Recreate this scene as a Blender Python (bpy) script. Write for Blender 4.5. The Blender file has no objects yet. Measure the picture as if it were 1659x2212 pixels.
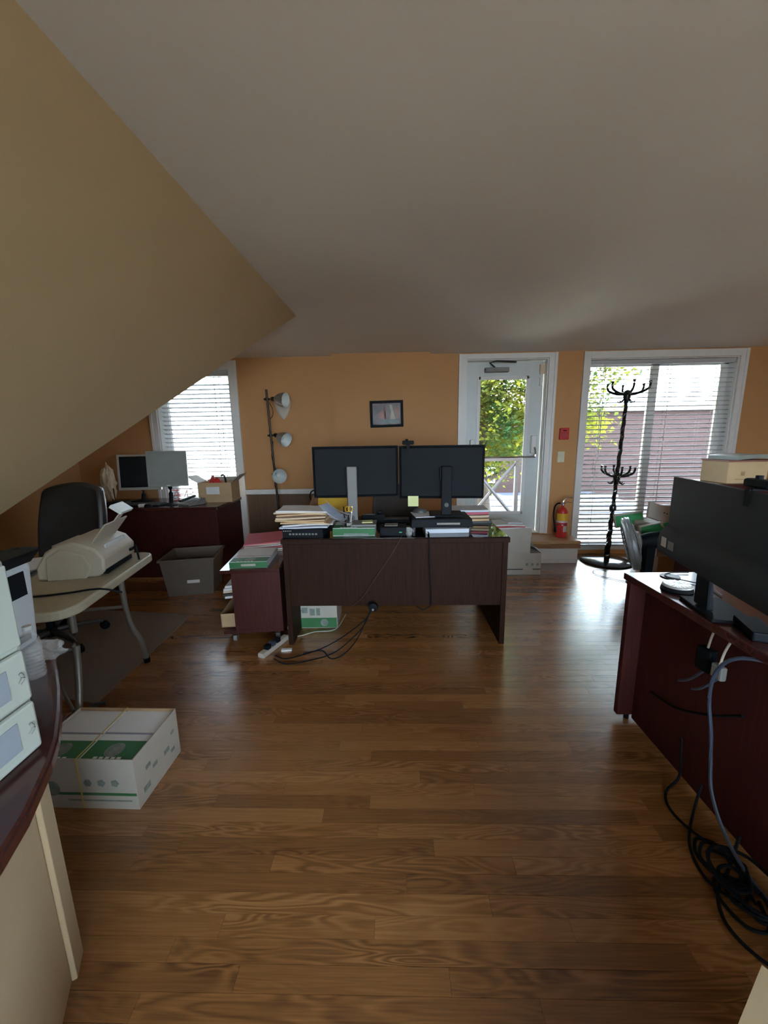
import bpy, bmesh, math, random
from mathutils import Vector, Matrix, Euler
random.seed(7)
SC = bpy.context.scene
COL = SC.collection
PI = math.pi
R = math.radians

# ------------------------------------------------------------------ camera
def make_camera():
    yaw, pitch, roll = R(1.4), R(10.7), R(.93)
    cy, sy, cp, sp, c, s = math.cos(yaw), math.sin(yaw), math.cos(pitch), math.sin(pitch), math.cos(roll), math.sin(roll)
    f0 = Vector((-sy, cy, 0)); r0 = Vector((cy, sy, 0)); u0 = Vector((0, 0, 1))
    fwd = f0 * cp - u0 * sp; up = u0 * cp + f0 * sp
    right = r0 * c - up * s; up2 = up * c + r0 * s
    cam = bpy.data.cameras.new('camera')
    cam.sensor_fit = 'VERTICAL'; cam.sensor_height = 36.0
    cam.lens = 36.0 * 830.0 / 2212.0
    cam.clip_start = .02; cam.clip_end = 300
    o = bpy.data.objects.new('camera', cam); COL.objects.link(o)
    m = Matrix((right, up2, -fwd)).transposed().to_4x4()
    m.translation = Vector((0, 0, 1.42))
    o.matrix_world = m
    SC.camera = o
make_camera()

# ------------------------------------------------------------------ sky, sun, exposure
SKY_STRENGTH = 7.5
SUN_STRENGTH = 25.0
EXPOSURE = 1.62
w = bpy.data.worlds.new('sky'); SC.world = w; w.use_nodes = True
nt = w.node_tree; nt.nodes.clear()
bg = nt.nodes.new('ShaderNodeBackground'); out = nt.nodes.new('ShaderNodeOutputWorld')
bg.inputs['Color'].default_value = (.72, .86, 1.0, 1); bg.inputs['Strength'].default_value = SKY_STRENGTH
nt.links.new(bg.outputs[0], out.inputs[0])
sun = bpy.data.lights.new('sun', 'SUN'); sun.energy = SUN_STRENGTH; sun.angle = R(.6); sun.color = (1, .95, .86)
so = bpy.data.objects.new('sun', sun); COL.objects.link(so)
so.rotation_euler = (Vector((.55, -.50, -.85))).to_track_quat('-Z', 'Y').to_euler()
vs = SC.view_settings
vs.view_transform = 'Standard'; vs.look = 'None'; vs.gamma = 1; vs.use_curve_mapping = False; vs.exposure = EXPOSURE
SC.cycles.use_denoising = True
SC.cycles.max_bounces = 12; SC.cycles.diffuse_bounces = 8; SC.cycles.transparent_max_bounces = 16
SC.cycles.sample_clamp_indirect = 6
SC.cycles.caustics_reflective = False; SC.cycles.caustics_refractive = False

# ------------------------------------------------------------------ materials
MATS = {}
def mat(name, col, rough=.5, metal=0.0, var=.08, vscale=12., bump=0., bscale=60., spec=.5, coat=0., emit=0., stretch=(1, 1, 1), alpha=1., trans=0.):
    if name in MATS: return MATS[name]
    m = bpy.data.materials.new(name); m.use_nodes = True
    n = m.node_tree.nodes; l = m.node_tree.links
    b = n['Principled BSDF']
    b.inputs['Roughness'].default_value = rough; b.inputs['Metallic'].default_value = metal
    b.inputs['Specular IOR Level'].default_value = spec; b.inputs['Coat Weight'].default_value = coat
    b.inputs['Coat Roughness'].default_value = .08
    b.inputs['Alpha'].default_value = alpha
    b.inputs['Transmission Weight'].default_value = trans
    tc = n.new('ShaderNodeTexCoord'); mp = n.new('ShaderNodeMapping'); mp.inputs['Scale'].default_value = stretch
    l.new(tc.outputs['Object'], mp.inputs['Vector'])
    nz = n.new('ShaderNodeTexNoise'); nz.inputs['Scale'].default_value = vscale; nz.inputs['Detail'].default_value = 4
    l.new(mp.outputs[0], nz.inputs['Vector'])
    rp = n.new('ShaderNodeValToRGB'); e = rp.color_ramp.elements
    e[0].position = .3; e[1].position = .7
    e[0].color = tuple(max(0, c * (1 - var)) for c in col) + (1,)
    e[1].color = tuple(min(1, c * (1 + var)) for c in col) + (1,)
    l.new(nz.outputs['Fac'], rp.inputs['Fac']); l.new(rp.outputs['Color'], b.inputs['Base Color'])
    if bump:
        n2 = n.new('ShaderNodeTexNoise'); n2.inputs['Scale'].default_value = bscale; n2.inputs['Detail'].default_value = 3
        l.new(mp.outputs[0], n2.inputs['Vector'])
        bp = n.new('ShaderNodeBump'); bp.inputs['Strength'].default_value = bump; bp.inputs['Distance'].default_value = .004
        l.new(n2.outputs['Fac'], bp.inputs['Height']); l.new(bp.outputs[0], b.inputs['Normal'])
    if emit:
        b.inputs['Emission Color'].default_value = tuple(col) + (1,); b.inputs['Emission Strength'].default_value = emit
    MATS[name] = m
    return m

def floor_mat():
    m = bpy.data.materials.new('oak_strip_floor'); m.use_nodes = True
    n = m.node_tree.nodes; l = m.node_tree.links; b = n['Principled BSDF']
    g = n.new('ShaderNodeNewGeometry'); oi = n.new('ShaderNodeObjectInfo'); at = n.new('ShaderNodeAttribute'); at.attribute_name = 'tone'
    ad = n.new('ShaderNodeMath'); ad.operation = 'ADD'; l.new(oi.outputs['Random'], ad.inputs[0]); l.new(at.outputs['Fac'], ad.inputs[1])
    fr = n.new('ShaderNodeMath'); fr.operation = 'FRACT'; l.new(ad.outputs[0], fr.inputs[0])
    mu = n.new('ShaderNodeMath'); mu.operation = 'MULTIPLY'; mu.inputs[1].default_value = 37.; l.new(fr.outputs[0], mu.inputs[0])
    cb = n.new('ShaderNodeCombineXYZ'); l.new(mu.outputs[0], cb.inputs['X']); l.new(mu.outputs[0], cb.inputs['Z'])
    va = n.new('ShaderNodeVectorMath'); va.operation = 'ADD'; l.new(g.outputs['Position'], va.inputs[0]); l.new(cb.outputs[0], va.inputs[1])
    mp = n.new('ShaderNodeMapping'); mp.inputs['Scale'].default_value = (1.3, 9., 1.); l.new(va.outputs[0], mp.inputs['Vector'])
    # cathedral figure: thresholded bands of a smooth stretched field
    n1 = n.new('ShaderNodeTexNoise'); n1.inputs['Scale'].default_value = 1.6; n1.inputs['Detail'].default_value = 1.5; n1.inputs['Distortion'].default_value = .6
    l.new(mp.outputs[0], n1.inputs['Vector'])
    m1 = n.new('ShaderNodeMath'); m1.operation = 'MULTIPLY'; m1.inputs[1].default_value = 75.; l.new(n1.outputs['Fac'], m1.inputs[0])
    sn = n.new('ShaderNodeMath'); sn.operation = 'SINE'; l.new(m1.outputs[0], sn.inputs[0])
    # fine pore grain
    mp2 = n.new('ShaderNodeMapping'); mp2.inputs['Scale'].default_value = (6., 220., 1.); l.new(va.outputs[0], mp2.inputs['Vector'])
    n2 = n.new('ShaderNodeTexNoise'); n2.inputs['Scale'].default_value = 1.0; n2.inputs['Detail'].default_value = 3; l.new(mp2.outputs[0], n2.inputs['Vector'])
    # where the figure is strong
    mp3 = n.new('ShaderNodeMapping'); mp3.inputs['Scale'].default_value = (.9, 6., 1.); l.new(va.outputs[0], mp3.inputs['Vector'])
    n3 = n.new('ShaderNodeTexNoise'); n3.inputs['Scale'].default_value = 1.; l.new(mp3.outputs[0], n3.inputs['Vector'])
    r3 = n.new('ShaderNodeMapRange'); r3.inputs['From Min'].default_value = .42; r3.inputs['From Max'].default_value = .7
    r3.inputs['To Min'].default_value = .02; r3.inputs['To Max'].default_value = .26; l.new(n3.outputs['Fac'], r3.inputs['Value'])
    fig = n.new('ShaderNodeMath'); fig.operation = 'MULTIPLY'; l.new(sn.outputs[0], fig.inputs[0]); l.new(r3.outputs[0], fig.inputs[1])
    gr = n.new('ShaderNodeMapRange'); gr.inputs['From Min'].default_value = .3; gr.inputs['From Max'].default_value = .7
    gr.inputs['To Min'].default_value = -.12; gr.inputs['To Max'].default_value = .12; l.new(n2.outputs['Fac'], gr.inputs['Value'])
    tn = n.new('ShaderNodeMapRange'); tn.inputs['To Min'].default_value = .30; tn.inputs['To Max'].default_value = .70; l.new(fr.outputs[0], tn.inputs['Value'])
    a1 = n.new('ShaderNodeMath'); l.new(tn.outputs[0], a1.inputs[0]); l.new(fig.outputs[0], a1.inputs[1])
    a2 = n.new('ShaderNodeMath'); l.new(a1.outputs[0], a2.inputs[0]); l.new(gr.outputs[0], a2.inputs[1])
    rp = n.new('ShaderNodeValToRGB'); e = rp.color_ramp.elements
    e[0].position = 0; e[0].color = (.095, .036, .012, 1); e[1].position = 1; e[1].color = (.42, .205, .075, 1)
    k = e.new(.5); k.color = (.265, .114, .034, 1)
    l.new(a2.outputs[0], rp.inputs['Fac']); l.new(rp.outputs['Color'], b.inputs['Base Color'])
    b.inputs['Roughness'].default_value = .27; b.inputs['Specular IOR Level'].default_value = .5
    b.inputs['Coat Weight'].default_value = 1.0; b.inputs['Coat Roughness'].default_value = .21
    bp = n.new('ShaderNodeBump'); bp.inputs['Strength'].default_value = .04; bp.inputs['Distance'].default_value = .001
    l.new(a2.outputs[0], bp.inputs['Height']); l.new(bp.outputs[0], b.inputs['Normal'])
    MATS['floor'] = m
    return m

def glass_mat(name='window_glass', tint=(.96, .98, .98), refl=1.0):
    if name in MATS: return MATS[name]
    m = bpy.data.materials.new(name); m.use_nodes = True
    n = m.node_tree.nodes; l = m.node_tree.links; n.clear()
    o = n.new('ShaderNodeOutputMaterial'); t = n.new('ShaderNodeBsdfTransparent'); g = n.new('ShaderNodeBsdfGlossy')
    g.inputs['Roughness'].default_value = .02; t.inputs['Color'].default_value = tint + (1,)
    f = n.new('ShaderNodeFresnel'); f.inputs['IOR'].default_value = 1.45
    nz = n.new('ShaderNodeTexNoise'); nz.inputs['Scale'].default_value = 3.
    mm = n.new('ShaderNodeMath'); mm.operation = 'MULTIPLY'; mm.inputs[1].default_value = refl
    l.new(f.outputs[0], mm.inputs[0])
    mx = n.new('ShaderNodeMixShader'); l.new(mm.outputs[0], mx.inputs['Fac']); l.new(t.outputs[0], mx.inputs[1]); l.new(g.outputs[0], mx.inputs[2])
    l.new(mx.outputs[0], o.inputs['Surface'])
    MATS[name] = m
    return m

def leaf_mat(name, c0, c1):
    m = bpy.data.materials.new(name); m.use_nodes = True
    n = m.node_tree.nodes; l = m.node_tree.links; n.clear()
    o = n.new('ShaderNodeOutputMaterial'); d = n.new('ShaderNodeBsdfDiffuse'); t = n.new('ShaderNodeBsdfTranslucent')
    g = n.new('ShaderNodeNewGeometry'); nz = n.new('ShaderNodeTexNoise'); nz.inputs['Scale'].default_value = 1.7; nz.inputs['Detail'].default_value = 5
    l.new(g.outputs['Position'], nz.inputs['Vector'])
    rp = n.new('ShaderNodeValToRGB'); e = rp.color_ramp.elements; e[0].position = .38; e[0].color = c0 + (1,); e[1].position = .62; e[1].color = c1 + (1,)
    l.new(nz.outputs['Fac'], rp.inputs['Fac']); l.new(rp.outputs[0], d.inputs[0]); l.new(rp.outputs[0], t.inputs[0])
    mx = n.new('ShaderNodeMixShader'); mx.inputs[0].default_value = .45; l.new(d.outputs[0], mx.inputs[1]); l.new(t.outputs[0], mx.inputs[2])
    l.new(mx.outputs[0], o.inputs[0])
    return m

def brick_mat():
    m = bpy.data.materials.new('red_brick'); m.use_nodes = True
    n = m.node_tree.nodes; l = m.node_tree.links; b = n['Principled BSDF']
    tc = n.new('ShaderNodeTexCoord'); mp = n.new('ShaderNodeMapping'); mp.inputs['Rotation'].default_value = (R(90), 0, 0)
    br = n.new('ShaderNodeTexBrick'); br.inputs['Scale'].default_value = 2.2; br.inputs['Color1'].default_value = (.036, .015, .014, 1)
    br.inputs['Color2'].default_value = (.028, .012, .012, 1); br.inputs['Mortar'].default_value = (.035, .026, .024, 1); br.inputs['Mortar Size'].default_value = .012
    l.new(tc.outputs['Object'], mp.inputs[0]); l.new(mp.outputs[0], br.inputs['Vector']); l.new(br.outputs['Color'], b.inputs['Base Color'])
    b.inputs['Roughness'].default_value = .9
    return m

M_ORANGE = mat('orange_wall_paint', (.52, .265, .105), .7, var=.03, vscale=2, bump=.05, bscale=120)
M_BEIGE = mat('tan_slope_paint', (.40, .28, .15), .75, var=.03, vscale=2, bump=.06, bscale=90)
M_CREAM = mat('cream_half_wall_paint', (.48, .365, .225), .7, var=.03, vscale=3, bump=.06, bscale=90)
M_CEIL = mat('ceiling_white_paint', (.73, .685, .61), .8, var=.025, vscale=1.2, bump=.06, bscale=60)
M_BROWNWALL = mat('brown_lower_wall', (.135, .075, .04), .6, var=.12, vscale=6, stretch=(8, 8, .6))
M_TRIM = mat('white_trim_paint', (.74, .72, .70), .4, var=.02)
M_DOORP = mat('grey_white_door_paint', (.62, .65, .65), .4, var=.02)
M_MAHO = mat('mahogany_laminate', (.058, .0125, .0105), .55, var=.22, vscale=5, stretch=(14, 14, 1.0), spec=.25)
M_MAHOX = mat('mahogany_top_laminate', (.055, .014, .012), .22, var=.22, vscale=5, stretch=(1.2, 14, 14), coat=.3)
M_MAHOD = mat('dark_walnut_laminate', (.027, .0105, .006), .6, spec=.12, var=.22, vscale=5, stretch=(14, 14, 1.0))
M_BLACK = mat('black_plastic', (.005, .007, .010), .6, var=.1, spec=.16)
M_DKGREY = mat('dark_grey_plastic', (.05, .05, .052), .45, var=.08)
M_GREY = mat('grey_plastic', (.20, .20, .19), .5, var=.06)
M_STEEL = mat('brushed_steel', (.42, .39, .36), .32, metal=.9, var=.1, vscale=8, stretch=(1, 1, 14))
M_CHROME = mat('chrome', (.72, .73, .75), .15, metal=1., var=.03)
M_DKMETAL = mat('dark_bronze_metal', (.045, .032, .026), .4, metal=.6, var=.1)
M_WHITEP = mat('white_plastic', (.66, .68, .66), .4, var=.03)
M_OFFW = mat('beige_office_plastic', (.46, .41, .325), .45, var=.04)
M_PAPER = mat('white_paper', (.74, .74, .74), .8, var=.04, vscale=6)
M_PAPERB = mat('cool_white_paper', (.62, .66, .74), .8, var=.04, vscale=6)
M_MANILA = mat('manila_folder', (.60, .40, .22), .75, var=.08, vscale=6)
M_MANILA2 = mat('pale_manila_folder', (.68, .54, .38), .75, var=.08, vscale=6)
M_PINK = mat('pink_folder', (.60, .13, .18), .7, var=.06)
M_RED = mat('red_plastic', (.55, .03, .03), .35, var=.06)
M_REDCARD = mat('red_card', (.42, .02, .03), .6, var=.06)
M_YELLOW = mat('yellow_envelope', (.75, .44, .03), .6, var=.06)
M_NOTE = mat('yellow_sticky_note', (.72, .74, .36), .8, var=.02)
M_KRAFT = mat('kraft_cardboard', (.40, .255, .14), .8, var=.07, vscale=5, stretch=(1, 1, 4))
M_KRAFTL = mat('light_kraft_cardboard', (.52, .36, .20), .8, var=.07, vscale=5, stretch=(1, 1, 4))
M_CARTON = mat('white_carton', (.47, .43, .37), .7, var=.04)
M_GREEN = mat('green_print', (.035, .16, .055), .6, var=.08)
M_BRGREEN = mat('bright_green_print', (.04, .36, .12), .6, var=.08)
M_GREYPRINT = mat('grey_green_print', (.20, .24, .21), .7, var=.2, vscale=40)
M_LILAC = mat('lilac_print', (.30, .28, .36), .7, var=.05)
M_TOTE = mat('taupe_plastic_tote', (.155, .125, .10), .5, var=.05)
M_LEATHER = mat('black_leather', (.022, .019, .017), .38, var=.2, bump=.4, bscale=70)
M_FABRIC = mat('brown_black_fabric', (.05, .04, .034), .85, var=.2, vscale=80)
M_MATV = mat('grey_vinyl_chair_mat', (.235, .185, .16), .4, var=.05, bump=.1, bscale=200)
M_SILVER = mat('silver_plastic', (.60, .585, .56), .35, metal=.25, var=.03)
M_SCREEN = mat('dark_screen', (.018, .020, .024), .25, var=.05)
M_SCREENG = mat('grey_matte_screen', (.20, .21, .19), .5, var=.04)
M_WOODL = mat('light_oak_step', (.50, .30, .15), .35, var=.15, vscale=6, stretch=(1.5, 12, 12))
M_WOODM = mat('oak_nosing', (.30, .15, .07), .4, var=.15, vscale=6, stretch=(1.5, 12, 12))
def clear_plastic():
    m = mat('clear_plastic', (.80, .82, .84), .12, var=.03)
    n = m.node_tree.nodes; l = m.node_tree.links
    t = n.new('ShaderNodeBsdfTransparent'); x = n.new('ShaderNodeMixShader'); x.inputs[0].default_value = .22
    l.new(t.outputs[0], x.inputs[1]); l.new(n['Principled BSDF'].outputs[0], x.inputs[2]); l.new(x.outputs[0], n['Material Output'].inputs['Surface'])
    return m
M_CLEARP = clear_plastic()
M_GLASS = glass_mat()
M_SLAT = mat('white_blind_slat', (.47, .47, .48), .5, var=.02)
M_CORD = mat('white_cord', (.70, .69, .66), .7, var=.02)
M_BLUEC = mat('blue_grey_cable', (.04, .052, .085), .5, var=.1)
M_DIRTW = mat('dirty_white_plastic', (.52, .47, .40), .5, var=.1)
M_GREENGLOW = mat('green_led', (.25, 1.0, .05), .4, emit=3.)
M_FLOOR = floor_mat()
M_CONC = mat('pale_concrete', (.22, .215, .20), .9, var=.2, vscale=1)

# ------------------------------------------------------------------ mesh builder
class MB:
    def __init__(s): s.v = []; s.f = []; s.m = []; s.cur = 0
    def _add(s, vs_, fs, M=None):
        b = len(s.v)
        for p in vs_:
            p = Vector(p)
            if M is not None: p = M @ p
            s.v.append(p[:])
        for f in fs: s.f.append([i + b for i in f]); s.m.append(s.cur)
    def box(s, x0, x1, y0, y1, z0, z1, M=None):
        s._add([(x0, y0, z0), (x1, y0, z0), (x1, y1, z0), (x0, y1, z0), (x0, y0, z1), (x1, y0, z1), (x1, y1, z1), (x0, y1, z1)],
               [(3, 2, 1, 0), (4, 5, 6, 7), (0, 1, 5, 4), (1, 2, 6, 5), (2, 3, 7, 6), (3, 0, 4, 7)], M)
        return s
    def hexa(s, b, t):   # bottom four and top four corners, ccw from above
        s._add(list(b) + list(t), [(3, 2, 1, 0), (4, 5, 6, 7), (0, 1, 5, 4), (1, 2, 6, 5), (2, 3, 7, 6), (3, 0, 4, 7)])
        return s
    def prism(s, poly, z0, z1, M=None):
        n = len(poly)
        s._add([(x, y, z0) for x, y in poly] + [(x, y, z1) for x, y in poly],
               [list(range(n))[::-1], list(range(n, 2 * n))] + [(i, (i + 1) % n, n + (i + 1) % n, n + i) for i in range(n)], M)
        return s
    def cyl(s, p0, p1, r0, r1=None, n=16):
        p0, p1 = Vector(p0), Vector(p1); r1 = r0 if r1 is None else r1
        q = (p1 - p0).to_track_quat('Z', 'Y').to_matrix()
        vs_ = []
        for p, r in ((p0, r0), (p1, r1)):
            for i in range(n):
                a = 2 * PI * i / n; vs_.append(p + q @ Vector((r * math.cos(a), r * math.sin(a), 0)))
        s._add(vs_, [list(range(n))[::-1], list(range(n, 2 * n))] + [(i, (i + 1) % n, n + (i + 1) % n, n + i) for i in range(n)])
        return s
    def lathe(s, prof, n=24, M=None):    # prof: (r, z) list, open shell or closed by r ~ 0
        vs_ = []; fs = []
        for r, z in prof:
            for i in range(n):
                a = 2 * PI * i / n; vs_.append((r * math.cos(a), r * math.sin(a), z))
        for k in range(len(prof) - 1):
            for i in range(n):
                j = (i + 1) % n; fs.append((k * n + i, k * n + j, (k + 1) * n + j, (k + 1) * n + i))
        if prof[0][0] > 1e-4 and prof[0][0] < 9: pass
        s._add(vs_, fs, M)
        return s
    def tube(s, pts, r, n=8, smooth=3):
        pts = [Vector(p) for p in pts]
        if smooth and len(pts) > 2:          # catmull-rom
            o = []
            P = [pts[0] * 2 - pts[1]] + pts + [pts[-1] * 2 - pts[-2]]
            for i in range(1, len(P) - 2):
                for k in range(smooth):
                    t = k / smooth
                    a, b, c, d = P[i - 1], P[i], P[i + 1], P[i + 2]
                    o.append(.5 * ((2 * b) + (c - a) * t + (2 * a - 5 * b + 4 * c - d) * t * t + (-a + 3 * b - 3 * c + d) * t ** 3))
            o.append(pts[-1]); pts = o
        rings = []; up = Vector((0, 0, 1))
        vs_ = []; fs = []
        for i, p in enumerate(pts):
            d = (pts[min(i + 1, len(pts) - 1)] - pts[max(i - 1, 0)]); d.normalize()
            x = d.cross(up)
            if x.length < .05: x = d.cross(Vector((0, 1, 0)))
            x.normalize(); y = x.cross(d)
            rr = r[i * len(r) // len(pts)] if isinstance(r, (list, tuple)) else r
            for k in range(n):
                a = 2 * PI * k / n; vs_.append(p + x * (rr * math.cos(a)) + y * (rr * math.sin(a)))
        m = len(pts)
        for i in range(m - 1):
            for k in range(n):
                j = (k + 1) % n; fs.append((i * n + k, i * n + j, (i + 1) * n + j, (i + 1) * n + k))
        fs.append(list(range(n))[::-1]); fs.append(list(range((m - 1) * n, m * n)))
        s._add(vs_, fs)
        return s
    def slab(s, w_, d, t, n=6, bend=None, M=None):     # a sheet pile with thickness t, centred, bottom at 0
        vs_ = []; fs = []
        for lay in (0, 1):
            for j in range(n + 1):
                for i in range(n + 1):
                    u, v = i / n - .5, j / n - .5
                    z = bend(u, v) if bend else 0
                    vs_.append((u * w_, v * d, z + lay * t))
        N = (n + 1) ** 2
        for j in range(n):
            for i in range(n):
                a = j * (n + 1) + i
                fs.append((a, a + n + 1, a + n + 2, a + 1)); fs.append((N + a, N + a + 1, N + a + n + 2, N + a + n + 1))
        for i in range(n):
            a = i; fs.append((a, a + 1, N + a + 1, N + a))
            a = n * (n + 1) + i; fs.append((a + 1, a, N + a, N + a + 1))
            a = i * (n + 1); fs.append((a + n + 1, a, N + a, N + a + n + 1))
            a = i * (n + 1) + n; fs.append((a, a + n + 1, N + a + n + 1, N + a))
        s._add(vs_, fs, M)
        return s
    def mesh(s, name, mats, smooth=False):
        me = bpy.data.meshes.new(name); me.from_pydata(s.v, [], s.f)
        if not isinstance(mats, (list, tuple)): mats = [mats]
        for m in mats: me.materials.append(m)
        if len(mats) > 1: me.polygons.foreach_set('material_index', s.m)
        me.update()
        if smooth:
            me.polygons.foreach_set('use_smooth', [True] * len(me.polygons)); me.set_sharp_from_angle(angle=R(38))
        return me
    def build(s, name, mats, parent=None, loc=(0, 0, 0), rz=0, bevel=0., smooth=False, rot=None):
        o = bpy.data.objects.new(name, s.mesh(name, mats, smooth)); COL.objects.link(o)
        o.location = loc; o.rotation_euler = rot if rot else (0, 0, rz)
        if parent: o.parent = parent
        if bevel:
            b = o.modifiers.new('bevel', 'BEVEL'); b.width = bevel; b.segments = 2; b.limit_method = 'ANGLE'; b.angle_limit = R(40)
        return o

def tag(o, label, cat, group=None):
    o['label'] = label; o['category'] = cat
    if group: o['group'] = group
    return o
def thing(name, label, cat, loc=(0, 0, 0), rz=0, group=None, rot=None):
    o = bpy.data.objects.new(name, None); COL.objects.link(o); o.empty_display_size = .1
    o.location = loc; o.rotation_euler = rot if rot else (0, 0, rz)
    return tag(o, label, cat, group)
def struct(o): o['kind'] = 'structure'; return o
def stuff(o): o['kind'] = 'stuff'; return o
def box(*a, **k): return MB().box(*a, **k)
def Mt(loc=(0, 0, 0), rot=(0, 0, 0), sc=None):
    m = Matrix.Translation(Vector(loc)) @ Euler(rot).to_matrix().to_4x4()
    if sc: m = m @ Matrix.Diagonal(Vector(sc).to_4d())
    return m
def copy_tree(o, parent=None):
    c = o.copy(); COL.objects.link(c)
    if parent: c.parent = parent
    for ch in list(o.children): copy_tree(ch, c)
    return c

# ================================================================== THE SETTING
YB = 4.60          # inner face of the back wall
XL, XR, YF = -3.80, 4.60, -2.80
HC, HB = 2.50, 2.36   # ceiling, ceiling at the back wall
# --- back wall with three openings
LW = (-2.76, -1.87, .05, 2.24); DO = (.85, 1.77, .27, 2.29); RW = (2.23, 3.87, .05, 2.27)
def wall_back():
    m = MB(); y0, y1 = YB, YB + .2
    xs = [XL - .2, LW[0], LW[1], DO[0], DO[1], RW[0], RW[1], XR + .2]
    top = 2.7
    for a, b in ((xs[0], xs[1]), (xs[2], xs[3]), (xs[4], xs[5]), (xs[6], xs[7])): m.box(a, b, y0, y1, -.3, top)
    for o in (LW, DO, RW): m.box(o[0], o[1], y0, y1, o[3], top); m.box(o[0], o[1], y0, y1, -.3, o[2])
    return struct(m.build('wall_back', M_ORANGE))
wb = wall_back()
struct(box(-.676, .432, YB - .07, YB - .001, 0, 2.40).build('wall_chase', M_ORANGE))
struct(box(LW[1] + .1, -.678, YB - .012, YB - .001, .10, .795).build('wall_lower_panel', M_BROWNWALL))
rail = struct(MB().box(LW[1] + .09, -.678, YB - .03, YB - .0005, .79, .85).box(LW[1] + .09, -.678, YB - .04, YB - .0005, .83, .85).build('trim_1', M_TRIM, bevel=.004))
def flatwall(name, *a): return struct(box(*a).build(name, M_ORANGE))
flatwall('wall_left', XL - .2, XL, YF - .2, YB + .2, -.3, 2.7)
# unseen walls behind and right of the photographer, with windows added to let in more daylight
def glazed_wall(name, win, axis, m_, lo, hi, c0, c1, w0, w1, z0, z1, cuts):
    # axis 'x': wall runs along x at y in (c0, c1); axis 'y': runs along y at x in (c0, c1)
    def bx(m, a, b, c, d, e, f): return m.box(a, b, c, d, e, f) if axis == 'x' else m.box(c, d, a, b, e, f)
    m = MB(); bx(m, lo, w0, c0, c1, -.3, 2.7); bx(m, w1, hi, c0, c1, -.3, 2.7); bx(m, w0, w1, c0, c1, -.3, z0); bx(m, w0, w1, c0, c1, z1, 2.7)
    struct(m.build(name, m_))
    f = MB(); t = .06; k0, k1 = c0 + .06, c1 - .06
    bx(f, w0, w0 + t, k0, k1, z0, z1); bx(f, w1 - t, w1, k0, k1, z0, z1); bx(f, w0, w1, k0, k1, z0, z0 + t); bx(f, w0, w1, k0, k1, z1 - t, z1)
    for c in cuts: bx(f, c - t / 2, c + t / 2, k0, k1, z0, z1)
    wn = struct(f.build(win, M_TRIM))
    e = [w0 + t] + [q for c in cuts for q in (c - t / 2, c + t / 2)] + [w1 - t]
    for a, b in zip(e[::2], e[1::2]):
        p = MB(); bx(p, a, b, (c0 + c1) / 2, (c0 + c1) / 2 + .004, z0 + t, z1 - t); p.build('pane', M_GLASS, wn)
glazed_wall('wall_front', 'added_window_rear', 'x', M_BEIGE, XL - .2, XR + .2, YF - .2, YF, -.7, 2.2, .5, 2.25, (.27, 1.23))  # unseen rear window, added to brighten the room from behind
glazed_wall('wall_right', 'added_window_right', 'y', M_ORANGE, YF - .2, YB + .2, XR, XR + .2, -2.4, -.2, .6, 2.2, (-1.3,))  # side window out of view, added for extra light from the right
# --- ceiling
APEX = (-.831, 3.621)
def ceiling():
    m = MB()
    crease = [(-3.9, 3.621), (-.831, 3.621), (0.05, 3.27), (.993, 2.97), (2.387, 2.735), (4.7, 2.48)]
    xs = []
    pts = []
    def cy(x):
        for (a, b), (c, d) in zip(crease, crease[1:]):
            if a <= x <= c: return b + (d - b) * (x - a) / (c - a)
    X = [-.831, -.6, -.3, .05, .5, .993, 1.7, 2.387, 3.5, 4.7]
    rows = []
    for x in X:
        c = cy(x); r = []
        xl = lambda y: -.831 + (y - 3.621) * (.09 / 2.474)
        ys = [YF - .1, -1.0, .5, 1.5, 2.1, c - .35, c - .18, c - .05, c + .06, c + .3, (c + YB) / 2 + .1, YB + .1]
        for j, y in enumerate(ys):
            if y <= c: z = HC - (.006 if j == 7 else 0)
            else: z = HC - (HC - HB) * (y - c) / (YB - c)
            xx = x
            if x == X[0]: xx = xl(min(y, 3.7))
            r.append((xx, y, z))
        rows.append(r)
    n = len(rows[0]); vs_ = [p for r in rows for p in r]
    fs = []
    for i in range(len(rows) - 1):
        for j in range(n - 1):
            a = i * n + j; fs.append((a, a + 1, a + n + 1, a + n))
    m._add(vs_, fs)
    # the far left part of the ceiling, beyond the valley
    c0 = rows[0]
    e = [(c0[7][0], 3.571, c0[7][2])] + c0[8:]
    k = len(e)
    m._add(e + [(-3.9, p[1], p[2]) for p in e], [(i, i + 1, k + i + 1, k + i) for i in range(k - 1)])
    o = m.build('ceiling', M_CEIL, smooth=False)
    o.data.polygons.foreach_set('use_smooth', [True] * len(o.data.polygons))
    # roof shell above keeps daylight out
    r = box(XL - .2, XR + .2, YF - .2, YB + .2, 2.62, 2.70).build('ceiling_roof_deck', M_CEIL); struct(r)
    return struct(o)
ceiling()
def slopes():
    V0 = (-.831, 3.621, HC); V1 = (-2.59, 2.03, .80)
    T1 = (-1.063, YF - .1, HC)
    K1 = (-2.80, YF - .1, .76)
    m = MB(); m._add([V0, T1, K1, V1], [(0, 1, 2, 3)])
    struct(m.build('ceiling_slope', M_BEIGE))
    m = MB(); m._add([V0, V1, (-3.9, 2.03, .80), (-3.9, 3.621, HC)], [(0, 1, 2, 3)])
    struct(m.build('ceiling_dormer_slope', M_BEIGE))
    m = MB(); m._add([V1, K1, (-2.80, YF - .1, 0), (-2.59, 2.03, 0)], [(0, 1, 2, 3)])
    m._add([V1, (-2.59, 2.03, 0), (-3.9, 2.03, 0), (-3.9, 2.03, .80)], [(0, 1, 2, 3)])
    struct(m.build('wall_knee', M_BEIGE))
slopes()
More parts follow.
